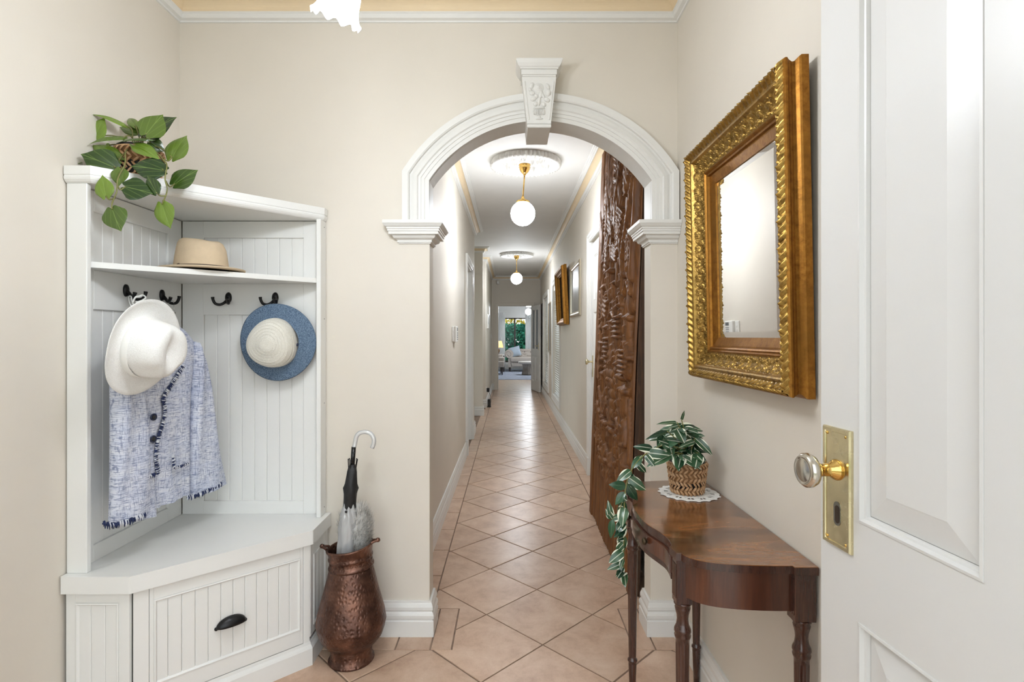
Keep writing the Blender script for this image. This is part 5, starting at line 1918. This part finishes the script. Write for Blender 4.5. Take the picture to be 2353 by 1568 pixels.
for (u, v, w, l, a) in ((.70, 1.90, .085, .060, .45), (.44, 1.86, .080, .065, .4), (.80, 1.40, .07, .06, .2), (.98, 1.06, .06, .12, .05), (.55, 1.70, .07, .045, .35)):
    block(u, v, w, l, a, .042, 4, 1)
for k in range(11):
    u, v = rs.uniform(.08, PW - .1), rs.uniform(1.40, PH - .2)
    L = rs.uniform(.25, .5); sl = rs.uniform(-.34, .34)
    cap(u, v, min(PW - .05, max(.05, u + sl)), min(PH - .02, v + L), rs.uniform(.020, .028), rs.uniform(.040, .050), 0, .9)
for k in range(24):
    u, v = rs.uniform(.07, PW - .12), rs.uniform(1.85, PH - .2)
    L = rs.uniform(.20, .42); sl = rs.uniform(-.14, .14)
    cap(u, v, u + sl, min(PH - .02, v + L), rs.uniform(.030, .050), rs.uniform(.022, .046), 0, rs.uniform(.25, .7))
for (u, v) in ((.72, 1.20), (.42, 1.32), (.25, 1.14)):
    for k in range(5): cap(u - .055, v - k * .027, u + .055, v - k * .027, .0125, .050, 0, 1)
for k in range(7): cap(.52, .78 + k * .055, .70, .78 + k * .055, .036, .036, 0, 1)
# smooth upright borders
Hh += np.clip((Hh - .012) / .012, 0, 1) * (.0009 * np.sin(uu * 300 + 7 * np.sin(vv * 6.1) + 3 * np.sin(vv * 15 + uu * 9)))
Hh = np.where(Hh > .014, .014 + (Hh - .014) * (1 - .62 * np.clip((uu - .80) / .33, 0, 1)), Hh)
for (a, b) in ((0, .045), (PW - .085, PW)):
    m = (uu >= a) & (uu <= b)
    Hh = np.where(m, np.maximum(Hh, .016), Hh)
Hh += .0010 * np.sin(uu * 210 + 3 * np.sin(vv * 5)) * np.sin(vv * 9 + uu * 13) + .001 * np.sin(uu * 460 + vv * 3)
# ragged foot and slightly uneven sides
rot = np.array(MPn.to_3x3()); org_ = np.array(MPn.translation)
P = np.stack([uu + .006 * np.sin(vv * 4.3) * (uu / PW - .5) * 2, vv + (vv < .002) * .010 * np.sin(uu * 14), Hh], -1).reshape(-1, 3)
Wp = P @ rot.T + org_
idx = np.arange(NU * NV).reshape(NV, NU)
fc = np.stack([idx[:-1, :-1], idx[:-1, 1:], idx[1:, 1:], idx[1:, :-1]], -1).reshape(-1, 4)
bo = np.array(origin_of(board))
me = bpy.data.meshes.new('carved_relief')
me.from_pydata((Wp - bo).tolist(), [], fc.tolist())
me.polygons.foreach_set('use_smooth', [True] * len(me.polygons))
me.materials.append(CARVED); me.update()
ro = bpy.data.objects.new('carved_relief', me); COL.objects.link(ro); ro.parent = board
MB().box(.004, PW - .002, .004, PH - .004, -pth_, -.009, MPn).build('back_board', CARVED_EDGE, board)
MB().cbox(-.002, .016, .05, PH - .006, -pth_ - .004, .010, .004, MPn).build('edge_rail', CARVED_EDGE, board)
MB().cbox(-.012, .055, -.002, .22, -pth_ - .002, .006, .006, MPn).build('foot', CARVED_EDGE, board)
MB().cbox(PW - .012, PW + .002, .05, PH - .006, -pth_, .008, .004, MPn).build('edge_rail', CARVED, board)

# ---------------------------------------------------------------- pictures on the right hallway wall
PR_S = [(0, 0), (0, .014), (.006, .022), (.014, .024), (.020, .018), (.026, .016), (.030, .008), (.030, .004)]


def picture(name, label, y0, y1, z0, z1, off, lean_deg, prof, mat, wide, inner_mat, cat='picture', tex=None):
    c = Vector((HR - off, (y0 + y1) / 2, (z0 + z1) / 2))
    l = R(lean_deg)
    M = frame(c, (0, -1, 0), (-math.sin(l), 0, math.cos(l)), (-math.cos(l), 0, -math.sin(l)))
    t = thing(name, label, cat, c)
    w, h = (y1 - y0) / 2, (z1 - z0) / 2
    A = M.to_3x3() @ Vector((1, 0, 0)); B = M.to_3x3() @ Vector((0, 1, 0)); N = M.to_3x3() @ Vector((0, 0, 1))
    MB().sweep([(-w, -h), (w, -h), (w, h), (-w, h)], [(a * wide, b) for a, b in prof], O=M.translation, A=A, B=B, N=N, closed=True).build('frame', mat, t)
    iw = prof[-1][0] * wide - .003
    MB().box(-w + iw, w - iw, -h + iw, h - iw, 0, .004, M).build('picture_sheet', inner_mat, t)
    if 'print' in name: MB().box(-w + iw, w - iw, -h + iw, h - iw, .0055, .007, M).build('glazing', PGLASS, t)
    return t


PGLASS = clear('picture_glass', (.95, .96, .95, 1), .02, .35)


def print_mat(name, cols):
    t = NT(name)
    c = t.ramp(t.noise(4, t.coord((1, 1, 1.5)), 5, .6, .8), [(.3, lin(cols[0])), (.5, lin(cols[1])), (.7, lin(cols[2]))])
    return t.out(c, .5)


SILV = plain('champagne_silver', (206, 197, 178), .3, metal=1, var=.04)
picture('framed_print', 'silver framed print beside the right hallway door', 5.30, 6.12, 1.43, 1.985, .002, 0, PR_S, SILV, 1.6, print_mat('pale_print', ((186, 182, 172), (206, 203, 195), (222, 220, 213))))
PG = [(0, 0), (0, .03), (.006, .036), (.008, .058), (.020, .066), (.030, .060), (.036, .050), (.048, .038), (.056, .034), (.062, .024), (.07, .018), (.07, .004)]
picture('framed_painting', 'deep gold framed picture tilting off the wall beside the nearer blind', 6.33, 7.28, 1.36, 2.07, .022, 2.6, PG, GOLDS, 1.25, plain('dark_canvas', (62, 48, 34), .95, var=.3, spec=0))
picture('framed_print', 'narrow silver framed print between the two blinds', 8.96, 9.56, .93, 1.80, .002, 0, PR_S, SILV, 1.3, print_mat('light_print', ((196, 196, 190), (214, 214, 208), (228, 228, 224))))
picture('framed_print', 'dark framed picture on the wall behind the glazed door', 11.40, 11.95, 1.24, 1.92, .002, 0, PR_S, plain('dark_wood_frame', (52, 40, 32), .4), 1.3, bpy.data.materials['dark_canvas'])

# ---------------------------------------------------------------- ceiling roses and globe pendants
def ceiling_rose(cx, cy, label):
    t = thing('ceiling_rose', label, 'ceiling rose', (cx, cy, CZ), 'plaster ceiling roses')
    n = 416
    prof = [(.262, .002), (.266, -.008), (.268, -.030), (.262, -.042), (.246, -.040), (.222, -.022), (.214, -.022), (.210, -.018), (.206, -.022), (.190, -.018), (.160, -.016), (.130, -.018), (.100, -.021), (.072, -.022), (.070, -.028), (.055, -.030), (.0001, -.030)]
    rz = np.random.RandomState(9)
    blobs = [(rz.uniform(.085, .185), rz.uniform(0, 2 * PI), rz.uniform(.008, .018)) for _ in range(70)]
    def mod(a, r, z, i):
        if i in (1, 2, 3, 4, 5):
            s = abs(((a * 52 / (2 * PI)) % 1.0) - .5) * 2
            r = r * (1 + .075 * (s - .5) * (1 if i < 4 else .45))
            z = z - .010 * s
        if 8 <= i <= 13:
            x, y = r * math.cos(a), r * math.sin(a)
            for (br, ba, bs) in blobs:
                d = math.hypot(x - br * math.cos(ba), y - br * math.sin(ba))
                if d < bs: z -= .018 * math.cos(d / bs * PI / 2)
            z -= .003 * abs(math.sin(a * 8))
        return r, z
    fine = []
    for i in range(len(prof) - 1):
        m = 4 if 8 <= i <= 12 else 1
        for k in range(m): fine.append((prof[i][0] + (prof[i + 1][0] - prof[i][0]) * k / m, prof[i][1] + (prof[i + 1][1] - prof[i][1]) * k / m))
    fine.append(prof[-1])
    def mod_f(a, r, z, i):
        j = i if i < 8 else (8 + (i - 8) // 4 if i < 28 else 14)
        return mod(a, r, z, j)
    MB().lathe(fine, n, Matrix.Translation((cx, cy, CZ)), mod_f, cap=False).build('rosette', PLASTER, t)
    return t


def opal():
    # uneven glow put into the emission: dimmed upward to keep ceiling roses readable
    m = emitter('lit_opal_globe', (242, 248, 255), GLOBE_EMIT)
    nt = m.node_tree
    g = nt.nodes.new('ShaderNodeNewGeometry'); sx = nt.nodes.new('ShaderNodeSeparateXYZ'); mr = nt.nodes.new('ShaderNodeMapRange')
    mr.inputs['From Min'].default_value = -1; mr.inputs['From Max'].default_value = 1
    mr.inputs['To Min'].default_value = GLOBE_EMIT * 1.25; mr.inputs['To Max'].default_value = GLOBE_EMIT * .08
    nt.links.new(g.outputs['Normal'], sx.inputs[0]); nt.links.new(sx.outputs['Z'], mr.inputs['Value'])
    nt.links.new(mr.outputs['Result'], nt.nodes['Principled BSDF'].inputs['Emission Strength'])
    return m


OPAL = opal()


def globe_pendant(cx, cy, dx, label):
    z0 = CZ - .030
    zc = 2.175
    t = thing('pendant_light', label, 'pendant lamp', (cx, cy, z0), 'brass globe pendants in the hallway')
    M = Matrix.Translation((cx, cy, z0))
    MB().lathe([(.045, 0), (.046, -.006), (.040, -.010), (.043, -.016), (.040, -.036), (.030, -.056), (.016, -.070), (.011, -.074), (.012, -.080), (.0001, -.084)], 32, M).build('canopy', BRASS, t)
    for k in range(3):
        a = 2 * PI * k / 3 + .5
        MB().lathe([(.0001, .006), (.005, .004), (.006, 0), (.005, -.004), (.0001, -.006)], 10, M @ Matrix.Translation((.046 * math.cos(a), .046 * math.sin(a), -.012))).build('canopy_screw', BRASS, t)
    gx = cx + dx
    MB().tube([(cx, cy, z0 - .07), (gx, cy, zc + .118)], .0055, 12).build('rod', BRASS, t)
    MG = Matrix.Translation((gx, cy, zc))
    MB().lathe([(.0001, .136), (.010, .134), (.012, .124), (.016, .118), (.017, .108), (.030, .103), (.048, .099), (.051, .094), (.051, .082), (.046, .082)], 36, MG).build('gallery', BRASS, t)
    MB().lathe([(.0001, -.095)] + [(.095 * math.cos(f), .095 * math.sin(f)) for f in np.linspace(-PI / 2 + .08, R(62), 28)], 48, MG, cap=False).build('globe_shade', OPAL, t)


ceiling_rose(.124, 4.20, 'scalloped plaster ceiling rose nearest the arch')
ceiling_rose(.118, 8.93, 'scalloped plaster ceiling rose farther down the hallway')
globe_pendant(.117, 4.20, -.014, 'brass pendant with glowing opal globe nearest the arch')
globe_pendant(.115, 8.93, 0, 'brass pendant with glowing opal globe far down the hallway')

# entry chandelier with frilled glass shades
cc = Vector((-.385, 1.068, CZ))
ch = thing('chandelier', 'entry chandelier with lit frilled glass tulip shade at top of picture', 'chandelier', cc)
MB().lathe([(.06, 0), (.06, -.012), (.045, -.03), (.015, -.045), (.0001, -.046)], 32, Matrix.Translation(cc)).build('canopy', BRASS, ch)
MB().tube([cc + Vector((0, 0, -.04)), cc + Vector((0, 0, -.44))], .007, 12).build('stem', BRASS, ch)
MB().lathe([(.0001, .03), (.012, .025), (.028, .0), (.022, -.02), (.008, -.03), (.0001, -.035)], 24, Matrix.Translation(cc + Vector((0, 0, -.44)))).build('hub', BRASS, ch)
LITG = emitter('lit_frosted_shade', (242, 248, 255), SHADE_EMIT)
for k in range(3):
    rot = Matrix.Rotation(2 * PI * k / 3, 3, 'Z')
    rim = cc + rot @ Vector((-.020, .187, 0)) + Vector((0, 0, 1.956 - CZ))
    axis = (rot @ Vector((.38, -.36, 0)) + Vector((0, 0, .86))).normalized()      # from the rim back up to the arm
    M = axis_frame(rim, axis, (1, 0, 0))
    hb = cc + Vector((0, 0, -.44)); sk = rim + axis * .118
    arm = MB().tube(smooth_path([hb, hb + (sk - hb) * .5 + Vector((0, 0, .035)), sk + axis * .05, sk], 6), .006, 10).build('arm', BRASS, ch)
    MB().lathe([(.0001, .135), (.016, .132), (.022, .120), (.023, .108), (.018, .104)], 24, M).build('shade_holder', BRASS, arm)
    def frill(a, r, z, i):
        e_ = max(0, 1 - z / .035)
        return r * (1 + .06 * e_ * math.cos(10 * a)), z + .006 * e_ * math.cos(10 * a)
    sp_ = [(.057, .0), (.052, .006), (.048, .016), (.0445, .034), (.0430, .055), (.040, .075), (.034, .095), (.024, .110), (.019, .118)]
    o = MB().lathe(sp_, 80, M, frill, cap=False).build('tulip_shade', LITG, arm, fix=False)

# ---------------------------------------------------------------- small fittings
kp_ = thing('alarm_keypad', 'white alarm keypad on the left hallway wall beside light switch', 'keypad', (HL, 4.345, 1.235))
MB().cbox(HL, HL + .028, 4.275, 4.415, 1.172, 1.300, .004).build('case', WPLAST, kp_)
MB().box(HL + .0275, HL + .0287, 4.335, 4.405, 1.262, 1.288).build('display', plain('lcd_grey', (92, 96, 98), .3), kp_)
for r_ in range(4):
    for c_ in range(4):
        MB().cbox(HL + .0275, HL + .0305, 4.335 + c_ * .018, 4.347 + c_ * .018, 1.190 + r_ * .017, 1.200 + r_ * .017, .001).build('key', plain('key_grey', (170, 172, 172), .5) if r_ == c_ == 0 else bpy.data.materials['key_grey'], kp_)
sw = thing('light_switch', 'white double light switch next to the alarm keypad', 'switch', (HL, 4.225, 1.24))
MB().cbox(HL, HL + .009, 4.190, 4.262, 1.180, 1.296, .003).build('plate', WPLAST, sw)
for zz in (1.222, 1.256): MB().cbox(HL + .008, HL + .0135, 4.219, 4.233, zz - .008, zz + .008, .002).build('rocker', WPLAST, sw)
ms = thing('motion_sensor', 'small white motion sensor high in the end corner of hallway', 'sensor', (-.262, END0, 2.44))
MB().cbox(-.292, -.232, END0 - .13, END0 - .001, 2.40, 2.475, .012).build('sensor_body', WPLAST, ms)
MB().cbox(-.285, -.239, END0 - .134, END0 - .125, 2.405, 2.445, .006).build('lens', plain('sensor_lens', (240, 240, 238), .6), ms)
ip = thing('thermostat_panel', 'white wall controller panel on the far left hallway wall', 'controller', (HLF, 10.0, 1.55))
MB().cbox(HLF, HLF + .025, 9.75, 10.15, 1.36, 1.62, .004).build('case', WPLAST, ip)
MB().box(HLF + .0245, HLF + .0262, 9.80, 9.98, 1.44, 1.60).build('display', bpy.data.materials['lcd_grey'], ip)
ip2 = thing('wall_controller', 'smaller white controller above the panel on far left wall', 'controller', (HLF, 10.5, 1.7))
MB().cbox(HLF, HLF + .022, 10.30, 10.62, 1.62, 1.80, .004).build('case', WPLAST, ip2)
MB().box(HLF + .0215, HLF + .023, 10.34, 10.48, 1.67, 1.78).build('display', bpy.data.materials['lcd_grey'], ip2)
fs_ = thing('wall_switch', 'tiny white switch by the far end of left hallway wall', 'switch', (HLF, 11.9, 1.22))
MB().cbox(HLF, HLF + .012, 11.86, 11.93, 1.17, 1.28, .003).build('plate', WPLAST, fs_)
MB().cbox(HLF + .011, HLF + .016, 11.885, 11.905, 1.21, 1.24, .002).build('rocker', WPLAST, fs_)
ol = thing('power_outlet', 'white power outlet low on the far left hallway wall', 'outlet', (HLF, 9.36, .30))
MB().cbox(HLF, HLF + .010, 9.30, 9.42, .26, .335, .003).build('plate', WPLAST, ol)
MB().cbox(HLF + .009, HLF + .012, 9.385, 9.395, .285, .30, .001).build('socket', BLACKP, ol)
ad = thing('power_adapter', 'black plug adapter in the low outlet of left wall', 'adapter', (HLF + .012, 9.35, .30))
MB().cbox(HLF + .0125, HLF + .062, 9.325, 9.375, .255, .325, .006).build('adapter_body', BLACKP, ad)
MB().tube(smooth_path([(HLF + .05, 9.35, .257), (HLF + .07, 9.37, .20), (HLF + .085, 9.40, .15), (HLF + .075, 9.36, .09), (HLF + .055, 9.33, .10)], 6), .003, 6).build('cable', BLACKP, ad)
md = thing('modem_box', 'black modem box standing on the floor at left hallway wall', 'modem', (HLF + .055, 9.30, 0))
MB().cbox(HLF + .032, HLF + .085, 9.24, 9.36, .002, .135, .005).build('modem_case', BLACKP, md)
MB().cbox(HLF + .024, HLF + .090, 9.25, 9.35, .0, .008, .002).build('foot', BLACKP, md)
for zz in (.05, .07, .09): MB().cbox(HLF + .05, HLF + .058, 9.2385, 9.241, zz, zz + .006, .0005).build('indicator', plain('indicator_grey', (120, 124, 128), .4) if zz == .05 else bpy.data.materials['indicator_grey'], md)

# ---------------------------------------------------------------- living room beyond the doorway
UPH = plain('beige_upholstery', (172, 162, 152), .85, var=.05, scale=25, bump=.2, bscale=250)
DLEG = plain('dark_wood_leg', (52, 40, 34), .45)


def soft(mb_pts, name, mat, parent, lev=2):
    o = mb_pts.build(name, mat, parent)
    b = o.modifiers.new('bevel', 'BEVEL'); b.width = .03; b.segments = 3
    for p in o.data.polygons: p.use_smooth = True
    return o


so = thing('chesterfield_sofa', 'beige buttoned chesterfield sofa under the living room window', 'sofa', (.85, 18.75, 0))
sx0, sx1, sy0, sy1 = -.16, 1.90, 18.35, 19.25
soft(MB().box(sx0 + .16, sx1 - .16, sy0 + .02, sy1, .17, .34), 'base', UPH, so)
soft(MB().box(sx0 + .20, sx1 - .20, sy0 - .02, sy1 - .2, .34, .50), 'seat_cushion', UPH, so)
for (a, s) in ((sx0, 1), (sx1, -1)):
    ar = MB()
    c = (a + s * .14, .61)
    prof_ = [(c[0] + .15 * math.cos(t), c[1] + .145 * math.sin(t)) for t in np.linspace(-PI * .9, PI * .98, 26)]
    ar.prism([(p[0], p[1]) for p in prof_], 0, .88, frame((0, sy0, 0), (1, 0, 0), (0, 0, 1), (0, 1, 0)), True)
    ar.box(a + .11 if s > 0 else a - .26, a + .26 if s > 0 else a - .11, sy0 + .01, sy1, .16, .60)
    ao = ar.build('arm', UPH, so)
    # piped scroll on the arm front
    sc_ = [Vector((c[0] + s * .0 + r_ * math.cos(t) * -s, sy0 - .004, c[1] + r_ * math.sin(t))) for t, r_ in zip(np.linspace(-PI * .6, PI * 1.9, 40), np.linspace(.135, .035, 40))]
    MB().tube([Vector((c[0] + s * .10, sy0 - .004, .18))] + sc_, .009, 6).build('scroll_piping', UPH, ao)
bk = MB()
nu, nv = 42, 16
pts = []
for j in range(nv):
    for i in range(nu):
        u = sx0 + .2 + (sx1 - sx0 - .4) * i / (nu - 1); v = .45 + .30 * j / (nv - 1)
        d = .03 * abs(math.sin((u * 9) + (v * 20)) * math.sin((u * 9) - (v * 20)))
        pts.append((u, sy1 - .26 - d + .10 * (j / (nv - 1)) ** 2, v))
bk.grid(pts, nu, nv)
bk.box(sx0 + .15, sx1 - .15, sy1 - .19, sy1, .30, .72)
bko = bk.build('backrest', UPH, so)
MB().tube([(sx0 + .12, sy1 - .14, .70), (sx1 - .12, sy1 - .14, .70)], .075, 16).build('back_roll', UPH, so)
for i in range(7):
    for j in range(2):
        MB().lathe([(.0001, .008), (.012, .005), (.016, 0)], 10, axis_frame((sx0 + .38 + i * .21 + j * .1, sy1 - .265, .55 + j * .12), (0, -1, 0))).build('button', DLEG, bko)
for (xx, yy) in ((sx0 + .17, sy0 + .06), (sx1 - .17, sy0 + .06), (sx0 + .17, sy1 - .06), (sx1 - .17, sy1 - .06)):
    MB().lathe([(.018, .008), (.022, .02), (.034, .09), (.040, .13), (.036, .17)], 16, Matrix.Translation((xx, yy, 0))).build('leg', DLEG, so)
cu = thing('cushion', 'pale blue cushion leaning in the corner of the sofa', 'cushion', (.17, 18.72, .5))
Mcu = Matrix.Translation((.18, 18.75, .685)) @ Matrix.Rotation(R(-14), 4, 'Y') @ Matrix.Rotation(R(-18), 4, 'X')
nn_ = 12
pts = []
mb = MB()
for sgn in (1, -1):
    pts = []
    for j in range(nn_):
        for i in range(nn_):
            u, v = (i / (nn_ - 1) - .5) * 2, (j / (nn_ - 1) - .5) * 2
            pts.append(Mcu @ Vector((.20 * u * (1 - .06 * (1 - abs(v))), -sgn * .075 * ((1 - u * u) * (1 - v * v)) ** .5, .18 * v * (1 - .06 * (1 - abs(u))))))
    mb.grid(pts, nn_, nn_)
mb.build('cushion_cover', plain('blue_grey_linen', (150, 162, 174), .85, var=.06, scale=12), cu, fix=False)
ct = thing('stump_coffee_table', 'round topped table on a rough timber stump base', 'table', (.62, 17.0, 0))
GREYW = wood('weathered_grey_wood', ((104, 94, 86), (160, 150, 140), (196, 188, 180)), (14, 14, 1.5), 3, .6, 1, 0, .3)
MB().lathe([(.01, .355), (.33, .357), (.355, .375), (.355, .41), (.345, .425), (.0001, .428)], 48, Matrix.Translation((.62, 17.0, 0))).build('table_top', plain('whitewashed_top', (214, 208, 200), .5, var=.06), ct)
MB().lathe([(.235, .009), (.23, .05), (.20, .15), (.19, .25), (.21, .33), (.24, .357)], 60, Matrix.Translation((.62, 17.0, 0)), lambda a, r, z, i: (r * (1 + .09 * math.sin(7 * a + 1) + .05 * math.sin(17 * a + z * 6)), z)).build('stump_base', GREYW, ct)
ac = thing('armchair', 'pale upholstered armchair at the left of the living doorway', 'armchair', (-.62, 17.1, 0))
soft(MB().box(-.98, -.17, 16.85, 17.6, .24, .44), 'seat', UPH, ac)
soft(MB().box(-.98, -.22, 17.45, 17.7, .40, .64), 'backrest', UPH, ac)
soft(MB().box(-.36, -.17, 16.95, 17.6, .40, .55), 'arm', UPH, ac)
soft(MB().box(-.98, -.80, 16.95, 17.6, .40, .55), 'arm', UPH, ac)
for (xx, yy) in ((-.23, 16.92), (-.92, 16.92), (-.28, 17.55), (-.92, 17.55)): MB().lathe([(.014, .008), (.026, .24)], 12, Matrix.Translation((xx, yy, 0))).build('leg', DLEG, ac)
st = thing('side_table', 'dark side table with white top between armchair and sofa', 'table', (-.42, 18.6, 0))
MB().cbox(-.72, -.15 - .02, 18.3, 18.9, .56, .59, .004).build('table_top', WHITE, st)
for (xx, yy) in ((-.70, 18.33), (-.20, 18.33), (-.70, 18.87), (-.20, 18.87)): MB().cbox(xx - .02, xx + .02, yy - .02, yy + .02, .008, .56, .002).build('leg', DLEG, st)
tl_ = thing('table_lamp', 'table lamp with warm lit cone shade in the living room', 'lamp', (-.40, 18.6, .59))
MB().lathe([(.07, 0), (.075, .01), (.03, .03), (.05, .08), (.065, .13), (.05, .18), (.02, .21), (.012, .24)], 28, Matrix.Translation((-.40, 18.6, .59))).build('lamp_base', plain('bronze_base', (120, 92, 60), .35, .6), tl_)
MB().lathe([(.19, .24), (.13, .47)], 36, Matrix.Translation((-.40, 18.6, .59)), cap=False).build('lamp_shade', emitter('lit_cream_shade', (236, 196, 128), .55), tl_, fix=False)
pe = thing('glass_pendant', 'glowing round pendant light in the living room beyond', 'pendant lamp', (.66, 17.2, CZ))
MB().tube([(.66, 17.2, CZ), (.66, 17.2, 2.16)], .006, 8).build('rod', CHROME, pe)
MB().lathe([(.0001, -.10)] + [(.10 * math.cos(f), .10 * math.sin(f)) for f in np.linspace(-1.45, 1.45, 16)] + [(.0001, .10)], 28, Matrix.Translation((.60, 17.2, 2.0)), cap=False).build('globe', emitter('lit_living_globe', (240, 247, 255), 90), pe)
MB().lathe([(.13, 2.16), (.13, 2.185), (.0001, 2.19)], 28, Matrix.Translation((.66, 17.2, 0))).build('ceiling_plate', emitter('lit_ring', (240, 247, 255), 110), pe)
dropm = clear('crystal', (.9, .92, .94, 1), .2, .03)
for k in range(8):
    a = 2 * PI * k / 8
    MB().lathe([(.0001, -.03), (.012, 0), (.004, .02), (.0001, .025)], 8, Matrix.Translation((.64 + .06 * math.cos(a), 17.2 + .06 * math.sin(a), 1.87 - .03 * (k % 3)))).build('crystal_drop', dropm, pe)


def sheer():
    t = NT('sheer_curtain')
    d = t.n('ShaderNodeBsdfDiffuse'); d.inputs[0].default_value = (.93, .93, .93, 1)
    r = t.n('ShaderNodeBsdfTranslucent'); r.inputs[0].default_value = (.93, .93, .93, 1)
    m = t.n('ShaderNodeMixShader'); m.inputs[0].default_value = .45
    t.l(d.outputs[0], m.inputs[1]); t.l(r.outputs[0], m.inputs[2]); t.l(m.outputs[0], t.nt.nodes['Material Output'].inputs[0])
    return t.m


SHEER = sheer()
for (x0, x1, lab) in ((-.62, -.16, 'white sheer curtain left of the living room window'), (.58, 1.15, 'white sheer curtain right of the living room window')):
    cu_ = thing('curtain', lab, 'curtain', ((x0 + x1) / 2, LY1 - .12, .02), 'sheer curtains of the living room')
    pts = []
    nu, nv = 60, 6
    for j in range(nv):
        for i in range(nu):
            x = x0 + (x1 - x0) * i / (nu - 1)
            pts.append((x, LY1 - .12 + .03 * math.sin(i * .9) * (1 if j < nv - 1 else .7), .02 + 2.08 * j / (nv - 1)))
    MB().grid(pts, nu, nv).build('drape', SHEER, cu_, fix=False)
    MB().tube([(x0 - .05, LY1 - .12, 2.11), (x1 + .05, LY1 - .12, 2.11)], .012, 10).build('curtain_rod', WHITE, cu_)

# garden hedge and a tree beyond the window
rg2 = np.random.RandomState(8)
def shrub(name, label, c, sx, sy, z0, z1, n, mat, size):
    t = thing(name, label, 'hedge' if 'hedge' in name else 'tree', (c[0], c[1], -.2))
    mb = MB()
    for _ in range(n):
        p = Vector((c[0] + rg2.uniform(-sx, sx), c[1] + rg2.uniform(-sy, sy), rg2.uniform(z0, z1)))
        a = Vector(rg2.normal(size=3)).normalized() * size; b = Vector(rg2.normal(size=3)).normalized() * size * .5
        mb.add([p - a, p + b, p + a, p - b], [(0, 1, 2, 3)])
    o = mb.build('foliage', mat, t, fix=False); o['kind'] = 'stuff'
    tr = MB()
    for k in range(5):
        xx = c[0] - sx * .8 + k * sx * .4
        tr.tube([(xx, c[1] + sy * .3, -.2), (xx + .1, c[1] + sy * .3, (z0 + z1) / 2), (xx, c[1] + sy * .3, z1 * .95)], [.06, .05, .02], 7)
    tr.build('trunk', plain('bark_' + name, (74, 58, 44), .9), t)
    return t


def green(name, a, b):
    t = NT(name)
    gi = t.n('ShaderNodeNewGeometry')
    c = t.mix(t.noise(3, gi.outputs['Position'], 3), lin(a), lin(b))
    return t.out(c, .8, 0, 0, .1)


shrub('garden_hedge', 'dense dark green hedge outside the living room window', (.4, 22.6), 2.4, .6, -.2, 1.72, 16000, green('hedge_leaf', (14, 66, 70), (62, 140, 104)), .085)
shrub('garden_tree', 'yellow green tree rising behind the garden hedge', (1.2, 25.5), 3.0, .8, 1.2, 3.4, 4000, green('tree_leaf', (150, 140, 50), (222, 200, 92)), .11)
